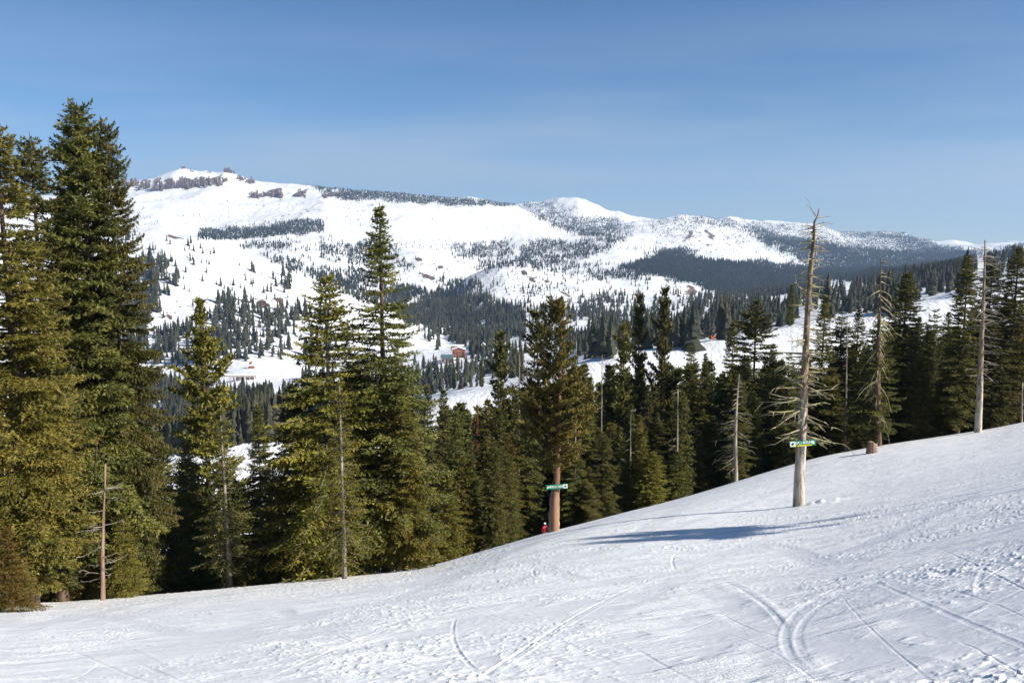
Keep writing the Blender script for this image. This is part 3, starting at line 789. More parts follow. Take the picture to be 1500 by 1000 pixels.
# dark stump
x, y = nearpix(1277, 661); y = 74.; x, _ = at_pix(1277, 660, y)
mb = MB(); z = zat(x, y)
K = [(-.5, .52), (.0, .47), (.35, .44), (.75, .42), (.9, .40)]
mb.tube([(0, 0, a) for a, _ in K], [b for _, b in K], 12)
mb.v = [(v[0]*rr.uniform(.93, 1.07), v[1]*rr.uniform(.93, 1.07), v[2]+(rr.uniform(-.12, .16) if v[2] > .8 else 0)) for v in mb.v]
o = mb.build('tree_stump', BARK['tan'], smooth=False, label='squat brown stump on the crest at the foot of the drooping mossy snag', category='stump'); o.location = (x, y, z)

# orange signed pine: thick plated trunk below a full crown -----------
QX, QY = nearpix(811, 777); QY = min(max(QY, 50), 56); QX, zt = at_pix(811, 777, QY); QZ = zat(QX, QY)
print('signed pine', QX, QY, QZ, zt, 'snag', SX, SY, zat(SX, SY), at_pix(1170, 741, SY))
root = link('signed_pine', None, label='thick orange barked pine at the crest carrying the left green sign', category='pine tree'); root.location = (QX, QY, QZ)
_, ztop = at_pix(822, 440, QY); HP = ztop-QZ
V, Lb, cv = conifer_crown(77, HP, 2.6, kind='pine', dens=2.0, z0=.26, gap=.20, leaf=.15, ragged=.55, pe=.5, step=.26, nb=8, low0=.7)
link('crown', crown_np(V, FOL['olive']), root)
m, nt, b = mat('left_grey_bark', .85, spec=.15)
n = noise_node(nt, 2.6, 6, stretch=(1.4, 1.4, .15), rough=.6)
rp = ramp(nt, n.outputs[0], [(.28, (.11, .055, .035)), (.5, (.24, .135, .085)), (.62, (.30, .18, .11)), (.68, (.50, .31, .19))])
n2 = noise_node(nt, 1.3, 4); tc = nt.nodes.new('ShaderNodeTexCoord'); sx = nt.nodes.new('ShaderNodeSeparateXYZ'); nt.links.new(tc.outputs['Object'], sx.inputs[0])
f = mathn(nt, 'MULTIPLY_ADD', mathn(nt, 'ADD', mathn(nt, 'MULTIPLY', sx.outputs[0], -1.6), mathn(nt, 'MULTIPLY_ADD', n2.outputs[0], 1.2, -.78)), 6., 0., clamp=True)  # grey-brown mixed in towards the left side of the trunk
nt.links.new(mixc(nt, f, rp.outputs[0], (.21, .17, .14)), b.inputs['Base Color']); bump(nt, b, n.outputs[0], .8, .06)
GREYSIDE = m
tm = MB(); zs = [-.8, 0, .6, 1.2, 1.9, 2.4, 2.9, 3.5, 5, 7.5, 10, HP]
rs = [.43, .385, .37, .35, .33, .31, .27, .22, .19, .15, .10, .02]
xs = [0, 0, .01, .02, .05, .07, .12, .18, .22, .28, .33, .38]
# resample finely so the left edge can be ragged
zz = np.linspace(-.8, HP, 60)
tm.tube([(np.interp(z, zs, xs), 0, z) for z in zz], [np.interp(z, zs, rs) for z in zz], 14)
tm.v = [(v[0]*1+rr.uniform(-.018, .018)-(.025*math.sin(v[2]*7) if v[0] < -.2 and v[2] < 2.4 else 0), v[1]+rr.uniform(-.02, .02), v[2]) for v in tm.v]
tm.build('trunk', GREYSIDE, root, smooth=True)
mb = MB(); mb.v = list(map(tuple, [])); 
V2, Q2 = limb_tubes(Lb, cv, 1, .1); link('limbs', mesh_np('limbs', V2, Q2, [BARK['brown']], smooth=True), root)

# a sunlit fir just outside the frame whose crown shades the run
SEL, SAZ = math.radians(34), math.radians(112)
p1 = nearpix(1130, 771); p2 = nearpix(905, 790); hx, hy = math.sin(SAZ), math.cos(SAZ); te = math.tan(SEL)
ox, oy = p1[0]+17*hx, p1[1]+17*hy; og = zat(ox, oy)
D2 = (ox-p2[0])*hx+(oy-p2[1])*hy; CB = zat(*p1)+17*te-og; CT = zat(*p2)+D2*te-og; print('caster', ox, oy, CB, CT, (ox-p2[0])*hy-(oy-p2[1])*hx)
t = link('conifer', None, label='lone high-crowned fir standing alone on the open run beyond the right edge', category='conifer'); t.location = (ox, oy, zat(ox, oy))
V, Lb, cv = conifer_crown(901, CT, 4.3, kind='fir', dens=.9, z0=CB/CT, gap=.24, leaf=.16, ragged=.3, pe=.5, low0=.8)
link('trunk', trunk_mesh(CT, .10, 9, Lb, cv, BARK['brown']), t); link('crown', crown_np(V, FOL['dark']), t)

t2 = link('conifer', None, label='added unseen smaller fir beside the lone high-crowned fir beyond the right edge', category='conifer'); x2, y2 = ox-.375*2.5-1.0*hx, oy-.927*2.5-1.0*hy  # unseen second fir, added to broaden the shadow on the run
t2.location = (x2, y2, zat(x2, y2)); t2.scale = (.8, .8, .93)
for ch in list(t.children): c2_ = ch.copy(); COL.objects.link(c2_); c2_.parent = t2

# ------------------------------------------------------------------ signs
GREEN = plain('sign_green', (.0, .20, .085), .35, 2, .1, .5); WHITE = plain('sign_white', (.78, .80, .78), .4, 2, .03, .5)
YEL = plain('sign_yellow', (.55, .50, .05), .4, 2, .1); DK = plain('sign_dark', (.02, .09, .06), .5, 2, .1)
STEEL = plain('lag_bolt', (.25, .25, .25), .4, 5, .1)
def text_mesh(body, size, m, parent, loc, name='lettering', xs=1.):
    cu = bpy.data.curves.new(name, 'FONT'); cu.body = body; cu.size = size; cu.extrude = .004; cu.align_x = 'CENTER'; cu.align_y = 'CENTER'; cu.offset = .004
    tmp = bpy.data.objects.new('tmp', cu); COL.objects.link(tmp)
    bpy.context.view_layer.update()
    me = bpy.data.meshes.new_from_object(tmp.evaluated_get(bpy.context.evaluated_depsgraph_get()))
    bpy.data.objects.remove(tmp); me.name = name
    me.materials.clear(); me.materials.append(m)
    o = link(name, me, parent); o.location = loc; o.rotation_euler = (PI/2, 0, 0); o.scale = (xs, 1, 1); return o
def sign(c, r, y, W, Hh, roll, label, words, dark_side, wide, extra):
    x, z = at_pix(c, r, y)
    s = link('trail_sign', None, label=label, category='trail sign'); s.location = (x, y, z); s.rotation_euler = (0, -roll, 0)
    mb = MB(); mb.box((0, 0, 0), (W, .03, Hh)); o = mb.build('board', GREEN, s)
    bv = o.modifiers.new('b', 'BEVEL'); bv.width = .006; bv.segments = 2
    sq = Hh*.86
    mb = MB(); px = dark_side*(W/2-sq*.56)
    mb.box((px, -.019, 0), (sq, .008, sq), mi=0)
    # round emblem on the white plate
    mb.prism([(px+sq*.27*math.cos(a), sq*.27*math.sin(a)) for a in [k*PI/10 for k in range(20)]], -.029, -.0235, 1)
    mb.build('symbol_plate', [WHITE, GREEN if False else DK], s)
    ax = -dark_side*(W/2-sq*.6); d = -dark_side
    mb = MB(); h = sq*.42   # arrow slanting down and away
    poly = [(-h, h*.25), (-.1*h, h*.25), (-.1*h, h*.75), (h, 0), (-.1*h, -h*.75), (-.1*h, -h*.25), (-h, -h*.25)]
    a = math.radians(-35)
    pl = [((p*math.cos(a)-q*math.sin(a))*d+ax, p*math.sin(a)+q*math.cos(a)) for p, q in poly]
    if d < 0: pl = pl[::-1]
    mb.prism(pl, -.024, -.016); mb.build('arrow', WHITE, s)
    if extra:
        mb = MB(); mb.box((.0, -.019, -Hh*.36), (W*.66, .007, Hh*.26)); mb.build('slow_strip', YEL, s)
    text_mesh(words, Hh*(.62 if extra else .66), WHITE, s, (-dark_side*Hh*.05, -.021, Hh*(.13 if extra else 0)), xs=wide)
    for q in (-.12, .12):
        mb = MB(); mb.tube([(q, -.016, Hh*.40), (q, -.026, Hh*.40)], [.012, .012], 8); mb.build('bolt', STEEL, s)
    return s
sign(1176, 649, SY-.42, 39*SY/F, 8.8*SY/F, math.radians(4.6), 'green trail sign with yellow lower strip on the tall pale snag', 'JUDAH BOUND', -1, .86, True)
sign(815.5, 712.5, QY-.38, 33*QY/F, 7.2*QY/F, math.radians(4.), 'plain green trail sign on the orange barked pine', 'BIRCH RIDE', 1, .82, False)

# ------------------------------------------------------------------ far conifers
def low_conifer(seed, layers, sides, rag=.18):
    r = np.random.RandomState(seed); V = []; Fc = []
    for k in range(layers):
        h0 = .04+.9*k/layers; h1 = min(1, h0+1.75/layers); Rk = .17*(1-h0)**.8*(.8+.4*r.rand())
        b = len(V)
        for s in range(sides):
            a = 2*math.pi*(s+r.rand()*.5)/sides; q = Rk*(1+rag*r.randn())
            V.append((q*math.cos(a), q*math.sin(a), h0-.02+r.uniform(-.025, .02)))
        V.append((r.uniform(-.01, .01), r.uniform(-.01, .01), h1))
        for s in range(sides): Fc.append((b+s, b+(s+1) % sides, b+sides))
    return np.array(V), np.array(Fc)
def m_far(name, ca, cb, cc):
    m, nt, b = mat(name, .8, spec=.1)
    n = noise_node(nt, .035, 4, coord='Object', rough=.7)
    nt.links.new(ramp(nt, n.outputs[0], [(.35, ca), (.5, cb), (.66, cc)]).outputs[0], b.inputs['Base Color']); return m
FARF = m_far('far_needles', (.024, .029, .020), (.040, .043, .028), (.066, .058, .038))
MIDF = FOL['dark']
# stands: (y range, polygon in the view, density per square pixel, height metres)
def poly_mask(c, r, poly):
    inside = np.zeros(c.shape, bool); j = len(poly)-1
    for i in range(len(poly)):
        xi, yi = poly[i]; xj, yj = poly[j]
        cond = ((yi > r) != (yj > r)) & (c < (xj-xi)*(r-yi)/(yj-yi+1e-9)+xi)
        inside ^= cond; j = i
    return inside
STANDS = [
 # left hill face, clumps
 ([(150,465),(175,440),(200,400),(215,385),(240,380),(262,392),(265,420),(240,440),(225,470),(200,490)], .05, 24, 1),
 ([(190,345),(330,345),(300,400),(200,400)], .008, 15, 1),
 ([(150,330),(215,340),(215,360),(150,352)], .04, 14, 1),
 ([(165,360),(200,358),(205,378),(165,378)], .03, 18, 1),
 ([(165,500),(240,490),(270,470),(300,485),(300,500),(240,520),(165,520)], .04, 24, 1),
 ([(150,520),(330,520),(330,530),(150,540)], .035, 24, 1),
 ([(315,440),(345,435),(420,470),(430,500),(440,530),(330,530),(315,500)], .022, 26, 1),
 ([(300,470),(300,530),(345,530),(345,440)], .03, 24, 1),
 ([(365,388),(385,388),(385,420),(365,420)], .016, 26, 1),
 ([(400,400),(432,405),(432,430),(402,425)], .03, 26, 1),
 ([(440,395),(465,400),(465,412),(440,406)], .05, 20, 1),
 ([(300,420),(470,430),(470,520),(300,520)], .004, 16, 1),
 ([(400,450),(470,450),(500,540),(400,540)], .014, 26, 1),
 ([(200,370),(430,400),(420,470),(180,440)], .0035, 14, 1),
 # lower left grey forest
 ([(120,545),(240,560),(320,578),(330,660),(120,680)], .085, 20, 1),
 ([(320,578),(440,578),(440,640),(320,650)], .085, 20, 1),
 ([(440,552),(600,560),(620,640),(440,640)], .05, 20, 1),
 # band behind the left hill
 ([(375,372),(420,378),(470,392),(540,400),(640,440),(690,470),(640,490),(560,452),(500,425),(440,400)], .26, 17, 1),
 ([(430,372),(560,380),(560,400),(430,392)], .03, 16, 1),
 ([(560,425),(640,428),(720,440),(770,460),(770,500),(700,520),(650,490),(600,470)], .22, 22, 1),
 ([(640,405),(690,410),(720,440),(640,440)], .11, 22, 1),
 # around the lodge
 ([(610,450),(650,455),(655,500),(640,515),(612,480)], .04, 24, 1),
 ([(655,470),(760,455),(765,500),(690,512),(655,503)], .09, 24, 1),
 ([(690,500),(760,490),(770,560),(700,560)], .035, 18, 1),
 ([(600,530),(720,545),(760,560),(600,580)], .05, 18, 1),
 ([(700,445),(770,450),(770,490),(700,490)], .09, 24, 1),
 # right of the central run
 ([(770,440),(900,460),(900,520),(860,530),(800,500)], .08, 20, 1),
 ([(850,430),(1000,430),(1080,440),(1080,500),(900,515),(850,480)], .05, 20, 1),
 ([(1000,430),(1180,430),(1160,480),(1040,490)], .07, 20, 1),
 ([(1180,425),(1330,420),(1330,460),(1180,470)], .03, 20, 1),
 ([(1290,395),(1420,390),(1420,430),(1290,440)], .03, 22, 1),
 ([(1440,370),(1500,355),(1500,410),(1440,410)], .03, 22, 1),
 ([(1320,418),(1345,412),(1345,430),(1320,430)], .06, 24, 1),
 # knolls: scattered
 ([(560,375),(700,380),(720,410),(560,420)], .015, 13, 0),
 ([(680,390),(870,400),(1000,420),(1000,450),(700,440)], .022, 13, 0),
 ([(700,400),(760,390),(840,430),(760,440)], .02, 12, 0),
 # plateau and shelves
 ([(290,340),(330,336),(400,328),(470,322),(475,334),(460,342),(390,346),(330,352),(300,350)], 1.1, 15, 0),
 ([(340,352),(470,345),(540,352),(560,366),(480,372),(400,372)], .05, 15, 0),
 ([(350,356),(420,358),(430,366),(350,364)], .4, 15, 0),
 ([(470,356),(560,350),(590,372),(540,390),(470,385)], .36, 16, 0),
 ([(560,385),(620,378),(600,395),(540,400)], .12, 16, 0),
 ([(500,310),(520,305),(560,340),(590,350),(540,345)], .05, 13, 0),
 ([(570,350),(660,355),(680,368),(570,372)], .05, 13, 0),
 ([(660,360),(760,352),(860,355),(900,345),(915,352),(880,372),(800,390),(740,382),(680,376)], .6, 15, 0),
 ([(700,380),(840,385),(960,395),(960,412),(840,404),(760,390),(690,400)], .20, 15, 0),
 ([(840,400),(960,392),(960,412),(860,410)], .15, 15, 0),
 ([(430,262),(480,270),(560,281),(660,290),(760,297),(740,303),(640,298),(540,295),(500,292),(470,279)], 1.8, 14, 0),
 ([(440,262),(480,268),(480,276),(430,268)], .2, 12, 0),
 ([(752,296),(800,300),(840,318),(900,322),(910,336),(880,346),(840,346),(800,326),(770,306)], 1.2, 15, 0),
 ([(775,291),(825,286),(830,302),(870,318),(905,322),(860,322),(800,306)], .22, 14, 0),
 ([(880,318),(930,322),(930,350),(880,350)], .25, 14, 0),
 ([(860,340),(920,336),(910,356),(850,358)], .40, 14, 0),
 ([(900,350),(960,360),(960,372),(900,366)], .05, 12, 0),
 # right mountains
 ([(950,322),(1030,312),(1080,330),(1120,350),(1060,350),(960,345)], .26, 12, 0),
 ([(930,322),(1030,312),(1110,340),(1180,365),(1100,378),(940,370)], .05, 12, 0),
 ([(1050,320),(1110,322),(1200,345),(1270,365),(1200,370),(1120,345)], .5, 13, 0),
 ([(1060,322),(1200,330),(1200,345),(1110,335)], .7, 12, 0),
 ([(1085,330),(1150,350),(1260,366),(1420,368),(1430,395),(1340,405),(1200,402),(1185,384),(1130,362)], 1.5, 16, 0),
 ([(1210,335),(1240,341),(1300,380),(1260,375)], .5, 14, 0),
 ([(1240,341),(1340,350),(1420,370),(1430,385),(1280,378)], 1.2, 13, 0),
 ([(1200,330),(1300,339),(1400,361),(1440,371),(1440,376),(1340,356),(1240,346)], 1.9, 12, 0),
 ([(1440,372),(1475,358),(1500,356),(1500,380),(1450,385)], .5, 13, 0),
 ([(905,392),(950,380),(975,366),(1000,362),(1010,380),(1100,386),(1200,394),(1330,398),(1420,395),(1420,412),(1330,412),(1200,412),(1170,432),(1060,430),(1000,412),(940,398)], 1.6, 17, 0),
 ([(970,360),(1000,362),(1010,382),(960,385)], .4, 15, 0),
 ([(1020,425),(1170,425),(1170,440),(1040,440)], .15, 17, 0),
 ([(1060,328),(1100,338),(1180,350),(1240,370),(1180,366),(1100,350)], 1.1, 13, 0),
 ([(1185,335),(1215,348),(1268,384),(1238,384),(1200,360)], 1.2, 13, 0),
 ([(1290,345),(1340,352),(1390,368),(1330,366)], 1.2, 13, 0),
 ([(1010,320),(1040,316),(1075,334),(1055,338)], .8, 13, 0),
 # massif face: sparse
 ([(180,285),(420,300),(520,330),(300,330),(180,320)], .035, 8, 0),
 ([(180,300),(280,305),(350,325),(190,335)], .03, 10, 0),
 ([(420,300),(560,300),(520,330),(430,320)], .012, 8, 0),
 ([(560,300),(840,320),(840,350),(560,345)], .003, 10, 0),
 ([(210,262),(340,258),(340,285),(210,290)], .01, 6, 0),
]
pts = []
for poly, dens, hh, close in STANDS:
    pa = np.array(poly, float); lo = pa.min(0); hi = pa.max(0)
    N = int((hi-lo).prod()*dens)
    c = R.uniform(lo[0], hi[0], N); r = R.uniform(lo[1], hi[1], N)
    k = poly_mask(c+R.normal(0, 4 if dens < .3 else 9, N)+14*fbm(c/25, r/9+2, 2), r+R.normal(0, 1.5, N)+5*fbm(c/20+7, r/20, 2), poly); c = c[k]; r = r[k]
    cl = fbm(c/14+3, r/7, 3)*.6+fbm(c/38, r/14+5, 2)*.5; keep = cl > (-.18 if dens < .3 else -.24 if dens < .7 else -.6)+R.uniform(-.2, .2, len(c)); c = c[keep]; r = r[keep]
    t, m = pix(c, r); it = np.clip(np.round((t-ts[0])/(ts[1]-ts[0])).astype(int), 0, len(ts)-1)
    for a, b, mm in zip(it, t, m):
        j = int(np.searchsorted(RM[:, a], mm))
        if j <= 0 or j >= len(ys)-1: continue
        y = ys[j]+(ys[j]-ys[j-1])*(R.rand()-.5)
        pts.append((b*y, y, hh*(.55+.75*R.rand())))
pts = np.array(pts)
pz = Zf(pts[:, 0], pts[:, 1]); pc, pr = topix(pts[:, 0], pts[:, 1], pz)
dist = pts[:, 1]
print('far trees', len(pts))
# the ones that show largest as individuals
wallc = [(0,200),(190,420),(240,600),(340,620),(400,620),(430,470),(480,400),(540,320),(590,420),(620,540),(700,600),(725,500),(760,560),(780,470),(870,520),(1000,500),(1080,460),(1150,440),(1160,560),(1200,440),(1500,400)]
size = pts[:, 2]/dist*F
vis = pr < np.interp(pc, [p[0] for p in wallc], [p[1] for p in wallc])
score = np.where(vis & (pc > 150) & (pc < 1500), size, 0); order = np.argsort(-score)
NIND = 92
ind = order[:NIND]; rest = np.ones(len(pts), bool); rest[ind] = False
# mid detail prototypes
midp = []
for k in range(4):
    V, Lb, cv = conifer_crown(500+k, 20, 2.9 if k % 2 else 2.4, kind='narrow' if k % 2 else 'fir', dens=.10, gap=.06, leaf=.62, ragged=.2)
    nV = len(V); Fc = np.arange(nV).reshape(-1, 3)
    T = MB(); T.tube([(0, 0, -2), (0, 0, 10), (0, 0, 19.5)], [.32, .2, .04], 6, cap=False)
    Tv = np.array(T.v); Tf = np.array([[q[0], q[1], q[2]] for q in T.f]+[[q[0], q[2], q[3]] for q in T.f])
    mi = np.concatenate([np.zeros(len(Fc)), np.ones(len(Tf))])
    midp.append(mesh_np('hillside_conifer', np.concatenate([V, Tv]), np.concatenate([Fc, Tf+nV]), [MIDF, BARK['grey']], matidx=mi))
def hill_label(c, r):
    if c < 480 and r > 540: return 'dark conifer in the grey forest below the snow-covered road at left', 'conifers below the snow-covered road'
    if c < 275 and r < 470: return 'dark conifer in the clumps high on the left white hillside', 'conifers high on the left hillside'
    if c < 480 and r < 470: return 'dark conifer scattered on the open left hillside above the tufted pine', 'conifers on the open left hillside'
    if c < 480: return 'dark conifer in the stand just above the snow-covered road at left', 'conifers above the snow-covered road'
    if c < 780: return 'dark conifer on the slopes around the red lodge', 'conifers around the red lodge'
    if c < 1170: return 'dark conifer beyond the far ski run between the signed trees', 'conifers beyond the far ski run'
    return 'dark conifer on the far snow right of the tall signed snag', 'conifers on the far snow at right'
for i in ind:
    lab, g = hill_label(pc[i], pr[i])
    o = link('hillside_conifer', midp[rnd.randrange(4)], label=lab, category='conifer', group=g)
    s = pts[i, 2]/20; o.location = (pts[i, 0], pts[i, 1], pz[i]); o.scale = (s*rnd.uniform(.85, 1.25),)*2+(s,); o.rotation_euler = (0, 0, rnd.uniform(0, 6.28))
# the rest: one mass
tv_hi = [low_conifer(k, 7, 7, .3) for k in range(4)]; tv_lo = [low_conifer(20+k, 3, 5) for k in range(4)]
VV = []; FF = []; off = 0
P3 = np.column_stack([pts[:, 0], pts[:, 1], pz])[rest]; HH = pts[rest, 2]; DD = dist[rest]; kk = R.randint(0, 4, len(P3))
NHI = 0
for near_, tv in ((True, tv_hi), (False, tv_lo)):
    for k in range(4):
        s = (kk == k) & ((DD < 2600) == near_)
        if not s.any(): continue
        V0, F0 = tv[k]; p = P3[s]; h = HH[s]; n = len(p); a = R.rand(n)*6.28; w = h*R.uniform(.8, 1.25, n)
        ca, sa = np.cos(a)[:, None], np.sin(a)[:, None]
        X = (V0[None, :, 0]*ca-V0[None, :, 1]*sa)*w[:, None]+p[:, 0:1]; Y = (V0[None, :, 0]*sa+V0[None, :, 1]*ca)*w[:, None]+p[:, 1:2]; Z = V0[None, :, 2]*h[:, None]+p[:, 2:3]-.02*h[:, None]
        VV.append(np.stack([X, Y, Z], -1).reshape(-1, 3)); FF.append((F0[None]+(np.arange(n)*len(V0))[:, None, None]+off).reshape(-1, 3)); off += n*len(V0); NHI += near_
FARD = m_far('distant_needles_shaded', (.012, .018, .016), (.020, .026, .020), (.034, .036, .026))  # darker copy for distance: the forest's self-shadow is put into the colour
fmi = np.concatenate([np.full(len(f), 0 if i < NHI else 1) for i, f in enumerate(FF)])
link('far_forest', mesh_np('far_forest', np.concatenate(VV), np.concatenate(FF), [FARF, FARD], matidx=fmi), kind='stuff', label='dark conifer forest scattered over the far snowy hills and mountains', category='forest')

# woods on the slope right behind the wall: too many to tell apart, one mass
VV = []; off = 0; src = []; tones = []
for k in range(5):
    V, Lb, cv = conifer_crown(700+k, 24, 3.6, kind='narrow' if k % 2 else 'fir', dens=.30, gap=.08, leaf=.38, ragged=.3, pe=.6, step=.5)
    src.append(V); tones.append(TONE[0])
tt_ = []; trunks = MB()
for i in range(470):
    c = rnd.uniform(600, 1540); y = rnd.uniform(118, 250)
    lo_ = np.interp(c, [600, 700, 780, 860, 1000, 1160, 1300, 1400, 1540], [580, 582, 555, 528, 518, 525, 480, 465, 440])
    x, zt = at_pix(c, rnd.uniform(lo_, lo_+55), y); g = zat(x, y); h = zt-g
    if h < 11 or h > 52: continue
    k = rnd.randrange(5); V = src[k]; a = rnd.uniform(0, 6.28); w = rnd.uniform(.85, 1.3)*max(.6, h/30); q = h/24
    VV.append(np.stack([(V[:, 0]*math.cos(a)-V[:, 1]*math.sin(a))*w+x, (V[:, 0]*math.sin(a)+V[:, 1]*math.cos(a))*w+y, V[:, 2]*q+g], 1)); tt_.append(tones[k])
    trunks.tube([(x, y, g-1), (x, y, zt-.5)], [.28, .04], 5, 1, cap=False)
VV = np.concatenate(VV); TONE[0] = np.concatenate(tt_)
me = crown_np(VV, FOL['green']); print('woods', len(VV)//3)
link('woods', me, kind='stuff', label='dark conifer woods packed on the slope right behind the forest wall', category='forest')

# boulders poking through the snow on the hills: one mass, tiny
def boulder_field():
    spots = []
    for poly, dens in [([(560,380),(700,382),(700,412),(560,420)], .012), ([(690,390),(860,405),(840,440),(700,430)], .014), ([(200,440),(300,440),(300,475),(200,475)], .010), ([(360,430),(450,430),(450,455),(360,455)], .02), ([(980,415),(1040,420),(1040,440),(980,440)], .02), ([(1240,405),(1320,408),(1320,430),(1240,430)], .02), ([(300,285),(560,295),(500,325),(330,310)], .006), ([(950,325),(1080,320),(1090,360),(960,365)], .02)]:
        pa = np.array(poly, float); lo = pa.min(0); hi = pa.max(0); N = int((hi-lo).prod()*dens)
        c = R.uniform(lo[0], hi[0], N); r = R.uniform(lo[1], hi[1], N); k = poly_mask(c, r, poly)
        t, m = pix(c[k], r[k]); it = np.clip(np.round((t-ts[0])/(ts[1]-ts[0])).astype(int), 0, len(ts)-1)
        for a, b, mm in zip(it, t, m):
            j = int(np.searchsorted(RM[:, a], mm))
            if 0 < j < len(ys)-1: spots.append((b*ys[j], ys[j]))
    s = np.array(spots); z = Zf(s[:, 0], s[:, 1]); V = []; Fc = []
    ico = np.array([(0,0,1),(.9,0,.45),(.28,.85,.45),(-.72,.53,.45),(-.72,-.53,.45),(.28,-.85,.45),(.72,.53,-.45),(-.28,.85,-.45),(-.9,0,-.45),(-.28,-.85,-.45),(.72,-.53,-.45),(0,0,-1)])
    fi = np.array([(0,1,2),(0,2,3),(0,3,4),(0,4,5),(0,5,1),(1,6,2),(2,7,3),(3,8,4),(4,9,5),(5,10,1),(6,7,2),(7,8,3),(8,9,4),(9,10,5),(10,6,1),(11,7,6),(11,8,7),(11,9,8),(11,10,9),(11,6,10)])
    for (x, y), zz in zip(s, z):
        q = y/F*R.uniform(.6, 1.7); v = ico*(1+.3*R.randn(12, 1))*np.array([q*1.3, q*1.1, q*.7])+(x, y, zz); Fc.append(fi+len(V)*12); V.append(v)
    return mesh_np('boulders', np.concatenate(V), np.concatenate(Fc), [plain('boulder_rock', (.13, .09, .07), .9, .1, .3)])
link('boulder_rubble', boulder_field(), kind='stuff', label='brown rocks poking through the snow of the far knolls', category='rocks')

# faceted cliff faces and crags of the left peak
rc_ = np.random.RandomState(44)
def crags():
    V = []; Fc = []
    bands = [(180,273,8,9),(195,273,9,10),(212,277,9,13),(232,280,9,15),(250,276,9,13),(268,277,12,15),(290,275,14,14),(312,272,14,12),(326,268,6,8),(352,264,7,5),(366,268,6,8),(374,291,8,10),(388,289,6,8),(405,289,10,13),(441,289,7,9),(478,289,8,7),(494,288,8,7),(268,247,3,5),(280,246,2,4),(305,245,3,4),(329,246,3,7),(334,247,3,10),(340,249,3,6),(793,322,3,8)]
    for cx, rb, hw, hh in bands:
        n = max(2, int(hw*.9))
        for i in range(n):
            c = cx+(i+.5-n/2)*2*hw/n+rc_.uniform(-.6, .6); e = 1-abs((i+.5-n/2)/(n/2))**2.5*.6
            x, y, z = ground_pix(c, rb+rc_.uniform(-1.5, 1.5)); u = y/F; h = hh*u*e*rc_.uniform(.7, 1.1); w = 2.3*u*rc_.uniform(.8, 1.5); d = w*2.4
            b = sum(len(v) for v in V); R2 = 4; ring = []
            for kz in range(R2):
                f = kz/(R2-1); s_ = 1-.35*f*rc_.uniform(.6, 1.3)
                for a in range(6):
                    th = a*PI/3+rc_.uniform(-.3, .3)
                    ring.append((x+math.cos(th)*w*.62*s_*rc_.uniform(.8, 1.2), y+d*.3*f+math.sin(th)*d*.4*s_, z-4*u+(h+4*u)*f+(rc_.uniform(-.12, .12)*h if kz else 0)))
            V.append(np.array(ring)); q = []
            for kz in range(R2-1):
                for a in range(6): q.append((b+kz*6+a, b+kz*6+(a+1) % 6, b+kz*6+6+(a+1) % 6, b+kz*6+6+a))
            k = b+(R2-1)*6; q.append((k, k+1, k+2, k+3)); q.append((k, k+3, k+4, k+5)); Fc += q
    return np.concatenate(V), np.array(Fc)
def ground_pix(c, r):
    t, m = pix(c, r); a = int(round((float(t)-ts[0])/(ts[1]-ts[0]))); j = int(np.searchsorted(RM[:, a], float(m)))
    y = float(ys[min(j, len(ys)-1)])
    if j >= len(ys)-1: y = 7100.
    x = float(t)*y; return x, y, zat(x, y)
PI = math.pi
m, nt, b = mat('cliff_rock', .9, spec=.1); n = noise_node(nt, .05, 6, stretch=(1, 1, .4), rough=.7)
ge = nt.nodes.new('ShaderNodeNewGeometry'); sz = nt.nodes.new('ShaderNodeSeparateXYZ'); nt.links.new(ge.outputs['Normal'], sz.inputs[0])
snf = mathn(nt, 'MULTIPLY_ADD', mathn(nt, 'ADD', sz.outputs[2], mathn(nt, 'MULTIPLY_ADD', n.outputs[0], 1.2, -.6)), 6., -2.6, clamp=True)
rk = ramp(nt, n.outputs[0], [(.3, (.05, .035, .03)), (.5, (.12, .08, .07)), (.7, (.21, .155, .13))])
nt.links.new(mixc(nt, snf, rk.outputs[0], (.84, .845, .85)), b.inputs['Base Color'])
cv_, cf_ = crags()
link('cliff', mesh_np('cliff', cv_, cf_, [m]), kind='structure')

# ------------------------------------------------------------------ buildings and poles
RED = plain('lodge_red', (.32, .11, .06), .7, .4, .25); ROOF = plain('roof_snow', (.86, .86, .87), .7, .3, .04); WIN = plain('window_glass', (.03, .035, .04), .15, 1, .1, .6)
TEAL = plain('deck_teal', (.09, .16, .17), .6, .5, .2); PINK = plain('stone_base', (.32, .24, .22), .8, .5, .2); YW = plain('hut_yellow', (.42, .30, .13), .7, .5, .15); WOOD = plain('pole_wood', (.16, .11, .075), .9, 2, .3); CONC = plain('concrete', (.42, .39, .35), .8, .3, .15)
ORG = plain('fabric_orange', (.75, .14, .03), .7, 1, .15)
def ground_pix(c, r):
    t, m = pix(c, r); a = int(round((float(t)-ts[0])/(ts[1]-ts[0]))); j = int(np.searchsorted(RM[:, a], float(m)))
    y = float(ys[min(j, len(ys)-1)]); x = float(t)*y; return x, y, zat(x, y)
def place(name, c, r, label, cat):
    x, y, z = ground_pix(c, r); o = link(name, None, label=label, category=cat); o.location = (x, y, z); print(name, round(x), round(y), round(z)); return o, y/F
o, u = place('lodge', 672, 527, 'red walled lodge with snow on its stepped roof at the foot of the far run', 'lodge')
o.scale = (.85, .85, .85)
mb = MB(); mb.box((0, 5*u, 8.5*u), (22*u, 14*u, 17*u)); mb.prism([(-11*u, 17*u), (11*u, 17*u), (0, 21*u)], -2*u, 12*u); mb.box((-3*u, 10*u, 19*u), (22*u, 8*u, 8*u)); mb.build('wall', RED, o)
